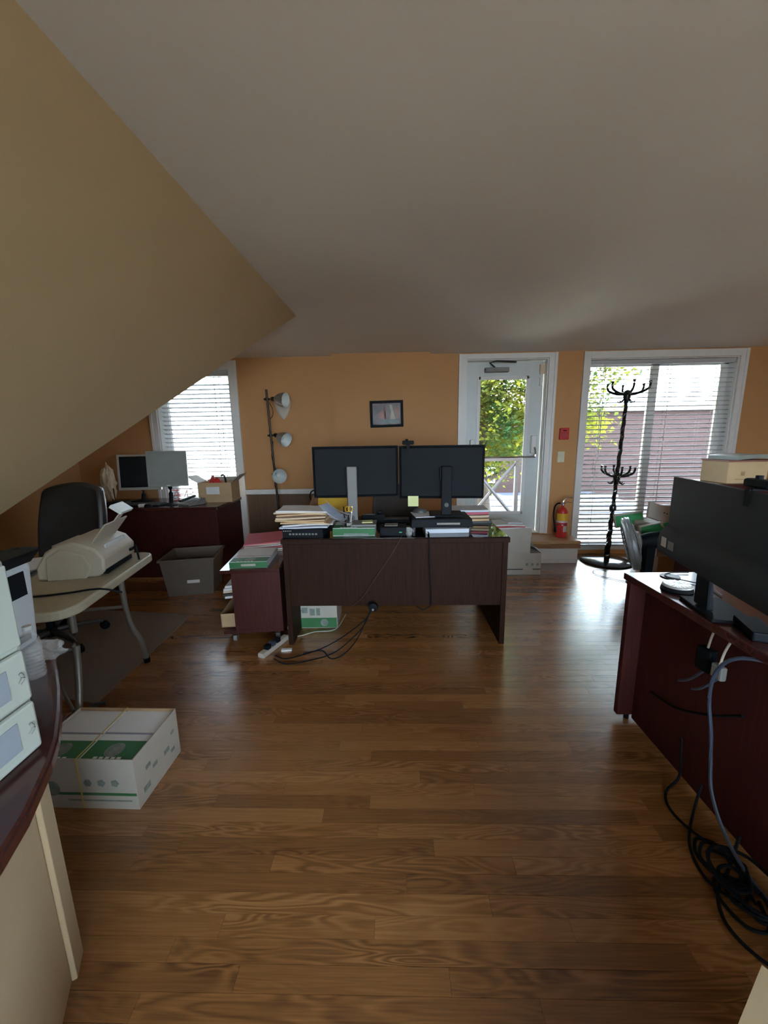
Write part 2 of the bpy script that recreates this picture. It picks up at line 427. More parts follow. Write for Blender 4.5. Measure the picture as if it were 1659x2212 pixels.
# --- floor of oak strips
def floor():
    fl = struct(box(XL - .2, XR + .2, YF - .2, YB + .2, -.10, -.019).build('floor', M_BLACK))
    PW = .0572
    unit = MB().box(0, 1, .0004, PW - .0004, -.018, 0).mesh('plank', M_FLOOR)
    seen, rest = [], []
    rnd = random.Random(3)
    nrow = int((YB - YF) / PW) + 1
    for r in range(nrow):
        y = YF + r * PW
        x = XL - rnd.random() * .9
        while x < XR:
            L = rnd.choice((.45, .6, .8, .95, 1.1, 1.3, 1.5)) * rnd.uniform(.9, 1.1)
            x1 = min(x + L, XR)
            if x1 > XL and x1 - x > .05:
                lim = max(y, 0) * 1.02 + .05
                vis = y > .42 and y < 3.9 and x1 > -lim and x < lim
                key = -y if vis else 99
                (seen if vis else rest).append((y, max(x, XL), x1))
            x = x1
    seen.sort()
    rest += seen[295:]; seen = seen[:295]
    for y, a, b in seen:
        o = bpy.data.objects.new('plank', unit); COL.objects.link(o); o.parent = fl
        o.location = (a, y, 0); o.scale = (b - a - .0006, 1, 1)
        o.rotation_euler = (R(rnd.uniform(-.18, .18)), 0, 0)
    m = MB(); tones = []
    for y, a, b in rest:
        m.box(a, b - .0006, y + .0004, y + PW - .0004, -.018, 0); tones += [rnd.random()] * 6
    o = m.build('plank_field', M_FLOOR, fl); stuff(o)
    at = o.data.attributes.new('tone', 'FLOAT', 'FACE'); at.data.foreach_set('value', tones)
floor()

# --- casings, window frames
def casing(name, o, cw=.09, y=YB, sill=False, zb=None):
    x0, x1, z0, z1 = o; zb = z0 if zb is None else zb
    m = MB()
    zt = min(z1 + cw, HB - .014)
    m.box(x0 - cw, x0 - cw + .03, y - .032, y - .0005, zb, zt).box(x0 - cw + .03, x0, y - .022, y - .0005, zb, zt)
    m.box(x1 + cw - .03, x1 + cw, y - .032, y - .0005, zb, zt).box(x1, x1 + cw - .03, y - .022, y - .0005, zb, zt)
    m.box(x0, x1, y - .022, y - .0005, z1, min(z1 + cw, HB - .014))
    # jamb liners
    m.box(x0, x0 + .012, y - .0004, y + .2, z0, z1); m.box(x1 - .012, x1, y - .0004, y + .2, z0, z1)
    m.box(x0 + .012, x1 - .012, y - .0004, y + .2, z1 - .012, z1); m.box(x0 + .012, x1 - .012, y - .0004, y + .2, z0, z0 + .012)
    return struct(m.build(name, M_TRIM, bevel=.002))
casing('trim_2', LW, .09, zb=.02); casing('trim_3', DO, .09, zb=.27); casing('trim_4', RW, .08, zb=.02)
def window(name, o, mull):
    x0, x1, z0, z1 = o; x0 += .012; x1 -= .012; z0 += .012; z1 -= .012
    y0, y1 = YB + .115, YB + .175; t = .055
    m = MB(); m.box(x0, x0 + t, y0, y1, z0, z1).box(x1 - t, x1, y0, y1, z0, z1).box(x0, x1, y0, y1, z0, z0 + t).box(x0, x1, y0, y1, z1 - t, z1)
    cuts = [x0 + t]
    for c in mull: m.box(c - .04, c + .04, y0, y1, z0, z1); cuts += [c - .04, c + .04]
    cuts.append(x1 - t)
    win = struct(m.build(name, M_TRIM, bevel=.003))
    for a, b in zip(cuts[::2], cuts[1::2]): box(a, b, (y0 + y1) / 2, (y0 + y1) / 2 + .005, z0 + t, z1 - t).build('pane', M_GLASS, win)
window('window_1', LW, []); window('window_2', RW, [3.04])

def blind(label, x0, x1, z0, z1, y, pitch, tilt, cords, wand=None):
    t = thing('venetian_blind', label, 'blind', ((x0 + x1) / 2, y, z0), 0, 'venetian blinds on the tall windows')
    w_ = x1 - x0; h = z1 - z0
    MB().box(-w_ / 2, w_ / 2, -.03, .03, h - .045, h).build('head_rail', M_SLAT, t, bevel=.003)
    MB().box(-w_ / 2, w_ / 2, -.026, .026, .0, .018).build('bottom_rail', M_SLAT, t, bevel=.004)
    n = int((h - .08) / pitch)
    sl = MB()
    N = 5; pr = []
    for i in range(N):       # shallow crowned slat
        v = i / (N - 1) - .5; pr.append((v * .05, .004 * (1 - (2 * v) ** 2)))
    vs_ = []
    for xx in (-w_ / 2, w_ / 2):
        for (yy, zz) in pr: vs_.append((xx, yy, zz))
        for (yy, zz) in pr: vs_.append((xx, yy, zz - .0025))
    fs = []
    for i in range(N - 1):
        fs.append((i, 2 * N + i, 2 * N + i + 1, i + 1)); fs.append((N + i, N + i + 1, 3 * N + i + 1, 3 * N + i))
    fs.append((0, N, 3 * N, 2 * N)); fs.append((N - 1, 3 * N - 1, 4 * N - 1, 2 * N - 1)[::1])
    sl._add(vs_, fs); me = sl.mesh('slat', M_SLAT)
    for k in range(n):
        o = bpy.data.objects.new('slat', me); COL.objects.link(o); o.parent = t
        o.location = (0, 0, .04 + k * pitch); o.rotation_euler = (R(tilt + random.uniform(-1.5, 1.5)), 0, 0)
    for cx in cords:
        m = MB()
        for yy in (-.027, .027): m.box(cx * w_ - .0018, cx * w_ + .0018, yy - .001, yy + .001, .01, h - .04)
        m.box(cx * w_ + .004, cx * w_ + .0065, -.029, -.027, .01, h - .04)
        m.build('ladder_cord', M_CORD, t)
    if wand:
        MB().cyl((wand * w_, -.036, h - .05), (wand * w_, -.04, h - 1.1), .004, n=8).build('tilt_wand', M_CORD, t)
    return t
blind('white slatted blind over the narrow left window behind the corner desk', LW[0] + .03, LW[1] - .02, .12, 2.215, YB + .045, .0505, -15, (-.38, .36), .30)
blind('wide white slatted blind over the large right window behind the coat stand', RW[0] + .02, RW[1] - .02, .09, 2.255, YB + .045, .0505, 12, (-.41, .06, .40), -.40)

# --- glazed exit door
def exit_door():
    x0, x1, z0, z1 = DO[0] + .022, DO[1] - .02, DO[2] + .015, DO[3] - .018
    y0, y1 = YB + .085, YB + .13
    g = (1.005, 1.585, .50, 2.105)
    m = MB().box(x0, g[0], y0, y1, z0, z1).box(g[1], x1, y0, y1, z0, z1).box(g[0], g[1], y0, y1, z0, g[2]).box(g[0], g[1], y0, y1, g[3], z1)
    d = struct(m.build('door_1', M_DOORP, bevel=.002))
    b = MB(); t = .028
    for yy in (y0 - .012,):
        b.box(g[0] - .012, g[0] + t, yy, y0 + .01, g[2] - .012, g[3] + .012).box(g[1] - t, g[1] + .012, yy, y0 + .01, g[2] - .012, g[3] + .012)
        b.box(g[0], g[1], yy, y0 + .01, g[2] - .012, g[2] + t).box(g[0], g[1], yy, y0 + .01, g[3] - t, g[3] + .012)
    b.build('glazing_bead', M_TRIM, d, bevel=.004)
    box(g[0], g[1], y0 + .018, y0 + .024, g[2], g[3]).build('pane', M_GLASS, d)
    pb = MB().cyl((g[0] - .06, y0 - .075, 1.19), (x1 - .07, y0 - .075, 1.19), .011, n=12).cyl((g[0] - .06, y0 - .075, 1.19), (g[0] - .06, y0 - .02, 1.26), .010, n=10)
    pb.tube([(x1 - .07, y0 - .075, 1.19), (x1 - .068, y0 - .07, 1.25), (x1 - .075, y0 - .05, 1.30)], .010)
    bar = pb.build('panic_bar', M_CHROME, d, smooth=True)
    box(x1 - .115, x1 - .045, y0 - .055, y0 - .0005, 1.23, 1.44).build('latch_case', M_TRIM, bar, bevel=.012)
    box(g[0] - .085, g[0] - .03, y0 - .055, y0 - .0005, 1.22, 1.40).build('latch_case', M_TRIM, bar, bevel=.012)
    cl = box(1.07, 1.34, y0 - .06, y0 - .0005, 2.155, 2.205).build('door_closer', M_GREY, d, bevel=.006)
    MB().tube([(1.18, y0 - .035, 2.21), (1.10, y0 - .12, 2.245), (1.18, YB - .01, 2.265), (1.42, YB + .04, 2.262)], .009, smooth=0).build('closer_arm', M_DKGREY, cl)
    box(x1 - .05, x1 + .004, y0 - .03, y0 - .0005, 2.13, 2.235).build('alarm_contact', M_MANILA2, d, bevel=.003)
    box(x1 - .045, x1 - .012, y0 - .02, y0 - .0005, 2.0, 2.09).build('alarm_magnet', M_TRIM, d, bevel=.003)
exit_door()
# --- step in front of the door
def step():
    t = struct(box(.55, 2.09, 4.25, YB - .035, 0, .175).build('step_riser', M_TRIM, bevel=.003))
    m = MB().box(.53, 2.11, 4.235, YB - .035, .225, .262); m.build('step_tread', M_WOODL, t, bevel=.006)
    MB().box(.53, 2.11, 4.232, YB - .035, .175, .225).build('step_nosing', M_WOODM, t, bevel=.006)
    MB().box(.55, 2.09, 4.238, 4.252, 0, .05).build('step_base_moulding', M_TRIM, t, bevel=.004)
step()
def baseb(name, x0, x1):
    return struct(MB().box(x0, x1, YB - .018, YB - .0006, 0, .10).build(name, M_TRIM, bevel=.003))
baseb('baseboard_back', LW[1] + .1, -.678); baseb('baseboard_right', RW[1] + .085, XR - .001)
struct(box(-.678, .434, YB - .085, YB - .0705, 0, .10).build('baseboard_chase', M_TRIM, bevel=.003))

# --- half wall by the stairs and its rounded top
def halfwall():
    poly = [(-.905, .81), (-.84, .687), (-.70, .42), (-.68, -.9), (-2.3, -.9), (-2.3, .81)]
    struct(MB().prism(poly[::-1][::-1], 0, .742).build('wall_stair_half', M_CREAM))
    d = Vector((.065, -.123, 0)).normalized(); nrm = Vector((-d.y, d.x, 0))
    if nrm.x < 0: nrm = -nrm
    p = Vector((-.905, .81, 0))
    m = MB()
    a = p + nrm * .014 - d * .012; b = p + nrm * .014 + d * .055; c = p + nrm * .0006 + d * .055; e = p + nrm * .0006 - d * .012
    m.prism([a[:2], e[:2], c[:2], b[:2]][::-1], 0, .742)
    struct(m.build('trim_5', M_CREAM, bevel=.003))
    out = [(-.60, -.95), (-.60, .2), (-.615, .40), (-.63, .484), (-.658, .561), (-.715, .672), (-.755, .735), (-.826, .825), (-.905, .916), (-.989, 1.003), (-1.06, 1.075), (-1.15, 1.15), (-1.27, 1.205), (-1.42, 1.23), (-2.35, 1.23), (-2.35, -.95)]
    o = MB().prism(out, .745, .78).build('counter_top', M_MAHOX, bevel=.008)
    tag(o, 'dark red counter top with curved edge resting on the cream half wall', 'counter')
    # low cream wall end on the other side of the stair head
    z = .45; P = Vector((.675, .56, 0)); u = Vector((-.72, -.5, 0)).normalized(); v = Vector((.5, -.72, 0)).normalized()
    q = [P, P + u * .5, P + u * .5 + v * .7, P + v * .7]
    struct(MB().prism([k[:2] for k in q], 0, z).build('wall_stair_end', M_CREAM))
halfwall()
exec_later = []
del exec_later
# ================================================================== FURNITURE
# --- centre desk
def centre_desk():
    t = thing('office_desk', 'large dark wooden desk in the middle carrying two back-turned monitors', 'desk', (.0065, 2.475, 0))
    W2 = .765; D = .77; H = .77
    MB().box(-W2, W2, 0, D, H - .034, H).build('desk_top', M_MAHOD, t, bevel=.004)
    g = MB().box(-W2 + .008, W2 - .008, .008, D - .008, H + .0003, H + .005).build('glass_sheet', mat('desk_glass', (.020, .010, .010), .04, var=.05, spec=.8), t, bevel=.0015)
    for s in (-1, 1):
        a, b = sorted((s * (W2 - .008), s * (W2 - .044)))
        MB().box(a, b, .012, D - .02, 0, H - .0345).build('end_panel', M_MAHOD, t, bevel=.003)
    MB().box(-W2 + .0445, W2 - .0445, .016, .034, .29, H - .0345).build('modesty_panel', M_MAHOD, t, bevel=.002)
    MB().box(-W2 + .0445, W2 - .0445, .04, .06, H - .10, H - .0345).build('apron', M_MAHOD, t)
    for i, x in enumerate((-.335, .12)):
        MB().box(x - .002, x + .002, .0135, .0155, .29, H - .036).build('panel_seam', M_BLACK, t)
centre_desk()

# --- low cart beside it
def cart():
    t = thing('low_bookcase', 'low dark red bookcase on casters tucked against the left end of the centre desk', 'bookcase', (-.800, 2.555, 0), R(7))
    L = .98
    MB().box(-.405, 0, -.012, L, .525, .55).build('top_board', M_MAHOX, t, bevel=.003)
    MB().box(-.335, -.002, 0, .02, .095, .5245).build('end_board', M_MAHO, t, bevel=.002)
    MB().box(-.335, -.002, L - .04, L - .02, .095, .5245).build('end_board', M_MAHO, t, bevel=.002)
    MB().box(-.02, -.002, .0205, L - .0405, .095, .5245).build('back_board', M_MAHO, t, bevel=.002)
    MB().box(-.42, -.002, 0, L - .02, .07, .0945).build('bottom_board', M_MAHO, t, bevel=.002)
    MB().box(-.335, -.0205, .0205, L - .0405, .30, .32).build('shelf', M_MAHO, t, bevel=.002)
    for cx in (-.35, -.05):
        for cy in (.04, L - .07):
            m = MB().cyl((cx - .012, cy, .027), (cx + .012, cy, .027), .027, n=16)
            c = m.build('caster', M_GREY, t, smooth=True)
            MB().box(cx - .018, cx + .018, cy - .018, cy + .012, .045, .0695).build('caster_fork', M_DKMETAL, c)
cart()

# --- right desk
def right_desk():
    t = thing('office_desk', 'dark red wooden desk at the right edge with a large monitor seen from behind', 'desk', (1.11, .22, 0))
    L = 1.575; D = .76; H = .77
    MB().box(0, D, 0, L, H - .032, H).build('desk_top', M_MAHOX, t, bevel=.004)
    for y in (L - .045, .012):
        p = MB().box(.012, D - .012, y, y + .032, .028, H - .0325).build('end_panel', M_MAHO, t, bevel=.003)
        for x in (.07, D - .07): MB().cyl((x, y + .016, 0), (x, y + .016, .0275), .012, n=10).build('foot', M_BLACK, p)
    MB().box(.085, .103, .0445, L - .0455, .012, H - .0325).build('modesty_panel', M_MAHO, t, bevel=.002)
right_desk()

# --- corner desk at the left
def left_desk():
    t = thing('office_desk', 'dark red corner desk under the left window with two older monitors', 'desk', (-1.80, 3.83, 0), R(1.5))
    L = 1.55; D = .70; H = .77
    MB().box(-L, 0, 0, D, H - .032, H).build('desk_top', M_MAHOX, t, bevel=.004)
    for x in (-.045, -L + .012): MB().box(x, x + .033, .012, D - .012, 0, H - .0325).build('end_panel', M_MAHO, t, bevel=.003)
    MB().box(-L + .0455, -.0455, .012, .030, .02, H - .0325).build('front_panel', M_MAHO, t, bevel=.002)
left_desk()

# --- white folding table
def folding_table():
    t = thing('folding_table', 'white plastic folding table with grey bent legs carrying the fax machine', 'table', (-1.86, 1.87, 0), R(11))
    a, b = .40, .46; r = .10; H = .725
    def rr(a, b, r):
        p = []
        for cx, cy, s in ((a - r, b - r, 0), (-a + r, b - r, 90), (-a + r, -b + r, 180), (a - r, -b + r, 270)):
            for k in range(7): q = R(s + 15 * k); p.append((cx + r * math.cos(q), cy + r * math.sin(q)))
        return p
    MB().prism(rr(a, b, r), H - .045, H).build('table_top', M_OFFW if False else mat('cream_table_plastic', (.42, .38, .28), .45, var=.03, bump=.05), t, bevel=.010)
    lm = mat('grey_leg_paint', (.20, .185, .16), .35, metal=.3)
    for sy in (1, -1):
        for sx in (1, -1):
            x = sx * .27; y = sy * .30
            MB().tube([(x, y * .80, H - .046), (x, y * .82, .46), (x + sx * .005, y * .92, .30), (x + sx * .02, y * 1.12, .16), (x + sx * .025, y * 1.2, .02)], .0155, n=12).build('leg', lm, t, smooth=True)
            MB().cyl((x + sx * .025, y * 1.2, 0), (x + sx * .025, y * 1.2, .03), .019, n=12).build('foot_cap', M_BLACK, t, smooth=True)
        MB().cyl((-.27, sy * .25, .44), (.27, sy * .25, .44), .010, n=10).build('cross_bar', lm, t, smooth=True)
    MB().tube([(-.27, .34, .17), (0, .0, .14), (.27, -.34, .17)], .008).build('brace', lm, t, smooth=True)
folding_table()

# --- office chairs
def chair(name, label, loc, rz, seatm, wide=.52, back=(.52, 1.12), arms=True, tufts=True):
    t = thing(name, label, 'chair', loc, rz)
    hub = MB().cyl((0, 0, .07), (0, 0, .13), .035, n=16).cyl((0, 0, .13), (0, 0, .40), .025, n=14)
    hub.build('gas_column', M_BLACK, t, smooth=True)
    for k in range(5):
        a = 2 * PI * k / 5 + .3
        c, s = math.cos(a), math.sin(a)
        leg = MB().tube([(c * .03, s * .03, .105), (c * .17, s * .17, .095), (c * .30, s * .30, .070)], [.022, .018, .014], n=8).build('base_arm', M_DKGREY, t, smooth=True)
        MB().cyl((c * .31 - s * .02, s * .31 + c * .02, .030), (c * .31 + s * .02, s * .31 - c * .02, .030), .030, n=16).build('caster', M_BLACK, leg, smooth=True)
    w2 = wide / 2
    sm = MB().slab(wide, .50, .10, n=8, bend=lambda u, v: .02 * ((2 * u) ** 2) - .015 * max(0, -v * 2 - .6), M=Mt((0, 0, .41)))
    sm.build('seat', seatm, t, bevel=.03, smooth=True)
    h0, h1 = back
    H = h1 - h0
    def curve(u, v): return -.05 * (2 * u) ** 2
    m = MB(); N = 8; vs_ = []
    for lay in (0, 1):
        for j in range(N + 1):
            for i in range(N + 1):
                u, v = i / N - .5, j / N
                ww = wide * (1 - .12 * (2 * v - 1) ** 2 - .05 * v)
                zz = h0 + v * H - .04 * (2 * u) ** 2 * (v > .9)
                yy = -.25 - .13 * v + (.05 * (2 * u) ** 2) * (1 if lay == 0 else .6) + (lay * -1) * (.08 - .03 * v)
                vs_.append((u * ww, yy, zz))
    K = (N + 1) ** 2; fs = []
    for j in range(N):
        for i in range(N):
            a = j * (N + 1) + i
            fs.append((a, a + N + 1, a + N + 2, a + 1)); fs.append((K + a, K + a + 1, K + a + N + 2, K + a + N + 1))
    for i in range(N):
        a = i; fs.append((a, a + 1, K + a + 1, K + a)); a = N * (N + 1) + i; fs.append((a + 1, a, K + a, K + a + 1))
        a = i * (N + 1); fs.append((a + N + 1, a, K + a, K + a + N + 1)); a = a + N; fs.append((a, a + N + 1, K + a + N + 1, K + a))
    m._add(vs_, fs)
    bk = m.build('backrest', seatm, t, bevel=.025, smooth=True)
    if tufts:
        for s in (-1, 1):
            MB().tube([(s * .12, -.345, h0 + .04), (s * .125, -.41, h0 + .3 * H), (s * .12, -.43, h0 + .65 * H), (s * .105, -.43, h1 - .03)], .008).build('seam_piping', M_BLACK, bk, smooth=True)
    MB().tube([(0, -.02, .40), (0, -.30, .40), (0, -.385, .48), (0, -.40, .70)], .02, n=8).build('back_bracket', M_BLACK, t, smooth=True)
    if arms:
        for s in (-1, 1):
            ar = MB().tube([(s * (w2 - .03), .12, .43), (s * (w2 + .05), .14, .50), (s * (w2 + .055), .10, .64), (s * (w2 + .05), -.16, .66), (s * (w2 - .005), -.30, .62)], .016, n=8).build('armrest', M_DKGREY, t, smooth=True)
            MB().slab(.06, .26, .028, n=4, M=Mt((s * (w2 + .052), -.02, .655))).build('arm_pad', M_LEATHER, ar, bevel=.01)
    return t
chair('executive_chair', 'black leather office chair on the mat behind the folding table', (-2.46, 2.50, .0045), R(176), M_LEATHER, wide=.54, back=(.54, 1.13))
chair('task_chair', 'brown-black office chair pushed in behind the centre desk monitors', (.02, 3.46, 0), R(180), M_FABRIC, wide=.46, back=(.56, .98), tufts=False)
tag(MB().prism([(-2.86, 2.02 + .05), (-1.66, 1.87), (-1.70, 2.98), (-2.84, 3.10)], 0.0002, .004).build('chair_mat', M_MATV), 'grey plastic chair mat lying on the floor under the leather chair', 'mat')

# --- bookcase at the right behind the monitor
def cabinet():
    t = thing('bookcase', 'dark wooden bookcase by the right wall, mostly hidden behind the large right monitor', 'bookcase', (2.86, 3.15, 0))
    MB().box(-.38, -.36, -.16, .16, 0, 1.02).build('side_panel', M_MAHO, t); MB().box(.36, .38, -.16, .16, 0, 1.02).build('side_panel', M_MAHO, t)
    MB().box(-.359, .359, .145, .16, 0, 1.02).build('back_panel', M_MAHO, t)
    for z in (.06, .36, .68): MB().box(-.359, .359, -.155, .1445, z, z + .02).build('shelf', M_MAHO, t)
    MB().box(-.39, .39, -.17, .17, 1.021, 1.042).build('top_board', M_MAHOX, t, bevel=.003)
cabinet()

# ================================================================== MONITORS AND MACHINES
def monitor_back(name, label, loc, rz, W=.61, H=.38, zb=.22, standm=None, thick=.016, tilt=0, foot='rect', colx=0.):
    # local: screen faces +y, back faces -y; origin under the stand on the surface
    t = thing(name, label, 'monitor', loc, rz)
    standm = standm or M_DKGREY
    p = MB().box(-W / 2, W / 2, -.004, .014, zb, zb + H)
    pan = p.build('panel', M_BLACK, t, bevel=.004)
    MB().box(-W / 2 + .006, W / 2 - .006, .0143, .0148, zb + .012, zb + H - .006).build('screen', M_SCREEN, pan)
    b = MB().hexa([(-W / 2 + .012, -.0045, zb + .01), (W / 2 - .012, -.0045, zb + .01), (W / 2 - .012, -.0044, zb + .0101), (-W / 2 + .012, -.0044, zb + .0101)],
                  [(-W / 2 + .012, -.0045, zb + .02), (W / 2 - .012, -.0045, zb + .02), (W / 2 - .012, -.0044, zb + .02), (-W / 2 + .012, -.0044, zb + .02)])
    c = MB(); x0, x1, z0, z1 = -W / 2 + .003, W / 2 - .003, zb + .003, zb + H - .003
    i0, i1, k0, k1 = -W * .47, W * .47, zb + .02, zb + H * .95
    c._add([(x0, -.0045, z0), (x1, -.0045, z0), (x1, -.0045, z1), (x0, -.0045, z1), (i0, -thick, k0), (i1, -thick, k0), (i1, -thick, k1), (i0, -thick, k1)],
           [(0, 1, 2, 3), (4, 7, 6, 5), (0, 4, 5, 1), (1, 5, 6, 2), (2, 6, 7, 3), (3, 7, 4, 0)])
    sh = c.build('back_shell', M_BLACK, pan, bevel=.006)
    MB().box(-.17, -.09, -thick - .002, -thick - .0002, zb + .035, zb + .10).build('port_recess', M_BLACK, sh)
    cm = MB().hexa([(colx - .037, -.085, .012), (colx + .037, -.085, .012), (colx + .037, -.060, .012), (colx - .037, -.060, .012)],
                   [(colx - .037, -.060, zb + H * .62), (colx + .037, -.060, zb + H * .62), (colx + .037, -.036, zb + H * .62), (colx - .037, -.036, zb + H * .62)])
    col = cm.build('stand_column', standm, t, bevel=.006)
    MB().box(colx - .05, colx + .05, -.045, -.034, zb + H * .36, zb + H * .60).build('mount_plate', M_BLACK, t, bevel=.004)
    MB().cyl((colx, -.088, .085), (colx, -.078, .085), .015, n=16).build('cable_ring', M_DKGREY, col, smooth=True)
    fm = MB()
    if foot == 'rect': fm.box(colx - .12, colx + .12, -.10, .10, 0, .012)
    else: fm.cyl((colx, 0, 0), (colx, 0, .014), .115, n=32)
    fm.build('stand_foot', standm, t, bevel=.004)
    return t
ZD = .7752      # glass surface of the centre desk
monitor_back('computer_monitor', 'left black monitor on the centre desk, seen from behind on a grey stand', (-.272, 2.835, ZD + .0), R(5), W=.628, H=.375, zb=.225, standm=mat('grey_stand_plastic', (.115, .105, .095), .45, var=.04), colx=-.03)
# riser for the right monitor
def riser():
    t = thing('monitor_riser', 'black monitor riser on short legs standing on the glass of the centre desk', 'monitor stand', (.335, 2.79, ZD))
    MB().hexa([(-.215, -.16, .032), (.225, -.16, .032), (.225, .16, .032), (-.215, .16, .032)], [(-.205, -.15, .092), (.215, -.15, .092), (.215, .16, .092), (-.205, .16, .092)]).build('platform', M_BLACK, t, bevel=.006)
    MB().box(-.03, .13, -.1600, -.1575, .052, .066).build('drawer_slot', M_CHROME, t)
    for x in (-.19, .20):
        for y in (-.13, .13): MB().cyl((x, y, 0), (x, y, .0315), .014, n=10).build('leg', M_DKGREY, t, smooth=True)
riser()
monitor_back('computer_monitor', 'right of the two black monitors on the centre desk, standing on the black riser', (.352, 2.80, ZD + .0925), R(-4), W=.612, H=.385, zb=.120, standm=M_BLACK, colx=.035)
def webcam(label, loc, rz, s=1.):
    t = thing('webcam', label, 'webcam', loc, rz)
    MB().box(-.042 * s, .042 * s, -.018, .018, .006, .034).build('body', M_BLACK, t, bevel=.008)
    MB().cyl((0, .018, .02), (0, .024, .02), .012, n=16).build('lens', M_DKGREY, t, smooth=True)
    MB().box(-.014, .014, -.028, .012, .0, .006).build('clip', M_BLACK, t)
    MB().box(-.010, .010, -.034, -.028, -.05, .004).build('clip_arm', M_BLACK, t)
    MB().cyl((-.01, 0, .0335), (-.01, 0, .045), .010, n=10).build('shutter_tab', M_BLACK, t)
webcam('small black webcam clipped on top of the centre desk monitors', (.112, 2.795, 1.3745), R(-4))

# right desk monitor
def right_monitor():
    t = thing('computer_monitor', 'very large black monitor seen from behind on the right desk', 'monitor', (1.19, 1.37, .7705), R(79))
    W, H, zb = .72, .335, .14          # local x runs along the desk towards the far end
    pan = MB().box(-W / 2 - .08, W / 2 - .08, -.012, .004, zb, zb + H).build('panel', mat('blue_black_shell', (.011, .016, .022), .6, var=.1), t, bevel=.004, loc=(0, .05, 0))
    MB().box(-W / 2 - .072, W / 2 - .088, -.0125 - .0004, -.0125, zb + .02, zb + H - .01).build('screen', M_SCREEN, pan)
    x0, x1 = -W / 2 - .072, W / 2 - .088
    m = MB()
    pr = [(.0045, zb + .13), (.030, zb + .105), (.040, zb + .06), (.036, zb + .012), (.0045, zb + .004)]
    n = len(pr)
    m._add([(x0, a, b) for a, b in pr] + [(x1, a, b) for a, b in pr], [list(range(n)), list(range(n, 2 * n))[::-1]] + [(i, n + i, n + i + 1, i + 1) for i in range(n - 1)] + [(n - 1, 2 * n - 1, n, 0)])
    sh = m.build('lower_housing', mat('blue_black_shell', (.011, .016, .022), .6), pan, smooth=True)
    MB().box(.195, .235, .0405, .0412, zb + .045, zb + .085).build('label_sticker', M_PAPER, sh)
    MB().box(.135, .18, .0405, .0412, zb + .045, zb + .08).build('label_sticker', M_GREY, sh)
    MB().hexa([(-.045, .02, .014), (.045, .02, .014), (.045, .045, .014), (-.045, .045, .014)], [(-.04, .035, zb + .03), (.04, .035, zb + .03), (.04, .05, zb + .03), (-.04, .05, zb + .03)]).build('stand_column', M_BLACK, t, bevel=.008)
    MB().box(-.11, .11, -.08, .06, 0, .012).build('stand_foot', M_BLACK, t, bevel=.004)
right_monitor()
webcam('black webcam on the top edge of the large right monitor', (1.135, 1.205, 1.2465), R(259), 1.3)

# laptop-like silver disc and coaster on the right desk
def desk_fan_base():
    t = thing('desk_speaker', 'round silver and black speaker puck beside the foot of the right monitor', 'speaker', (1.205, 1.575, .7705))
    MB().cyl((0, 0, 0), (0, 0, .016), .060, .055, n=32).build('base', M_BLACK, t, smooth=True, bevel=.003)
    MB().cyl((0, 0, .0162), (0, 0, .026), .056, .052, n=32).build('silver_top', M_SILVER, t, smooth=True, bevel=.003)
    for k in range(16):
        a = 2 * PI * k / 16
        MB().box(.02, .046, -.0018, .0018, .0262, .0275, M=Mt((0, 0, 0), (0, 0, a))).build('grille_rib', M_CHROME, t)
desk_fan_base()
o = MB().cyl((0, 0, 0), (0, 0, .004), .040, n=32).build('grommet_cover', M_DKGREY, loc=(1.285, 1.73, .7705), smooth=True); tag(o, 'round dark grommet cover on the far end of the right desk top', 'grommet')
o = MB().box(-.07, .07, -.035, .035, 0, .032).build('power_brick', M_BLACK, loc=(1.19, 1.20, .7705), rz=R(70), bevel=.006); tag(o, 'black power brick lying on the right desk under the monitor', 'power adapter')

# --- left desk monitors
def old_monitor(name, label, loc, rz, W, H, zb, framem, screenm, bez, tilt, footm, foot_r):
    t = thing(name, label, 'monitor', loc, rz)
    # local: screen faces -y
    Mx = Mt((0, 0, zb), (R(tilt), 0, 0))
    m = MB().box(-W / 2, W / 2, 0, .03, 0, bez * 1.4, Mx).box(-W / 2, W / 2, 0, .03, H - bez, H, Mx).box(-W / 2, -W / 2 + bez, 0, .03, bez * 1.4, H - bez, Mx).box(W / 2 - bez, W / 2, 0, .03, bez * 1.4, H - bez, Mx)
    b = m.build('bezel', framem, t, bevel=.002)
    MB().box(-W / 2 + bez, W / 2 - bez, .006, .010, bez * 1.4, H - bez, Mx).build('screen', screenm, b)
    MB().box(-W / 2 + .004, W / 2 - .004, .0302, .045, .004, H - .004, Mx).build('back_shell', M_BLACK, b, bevel=.004)
    MB().box(-.018, .018, -.001, -.0001, bez * .4, bez * .95, Mx).build('badge', M_SILVER, b)
    MB().tube([(0, .035, .012), (0, .06, zb * .6), (0, .06, zb + .10)], .022, n=10).build('stand_neck', footm, t, smooth=True)
    MB().lathe([(0, .018), (foot_r * .5, .017), (foot_r, .006), (foot_r, 0), (0, 0)], 36, Mt((0, .02, 0), (0, 0, 0), (1.15, .9, 1))).build('stand_foot', footm, t, smooth=True)
old_monitor('computer_monitor', 'silver framed dark screen monitor at the left of the corner desk', (-2.86, 4.26, .7705), R(6), .46, .40, .13, M_SILVER, M_SCREEN, .022, -6, M_BLACK, .10)
old_monitor('computer_monitor', 'grey square screen monitor with black stand on the corner desk, turned and leaning', (-2.375, 4.00, .7705), R(18), .385, .375, .195, mat('dark_silver_bezel', (.23, .225, .20), .4), M_SCREENG, .016, -8, M_BLACK, .10)
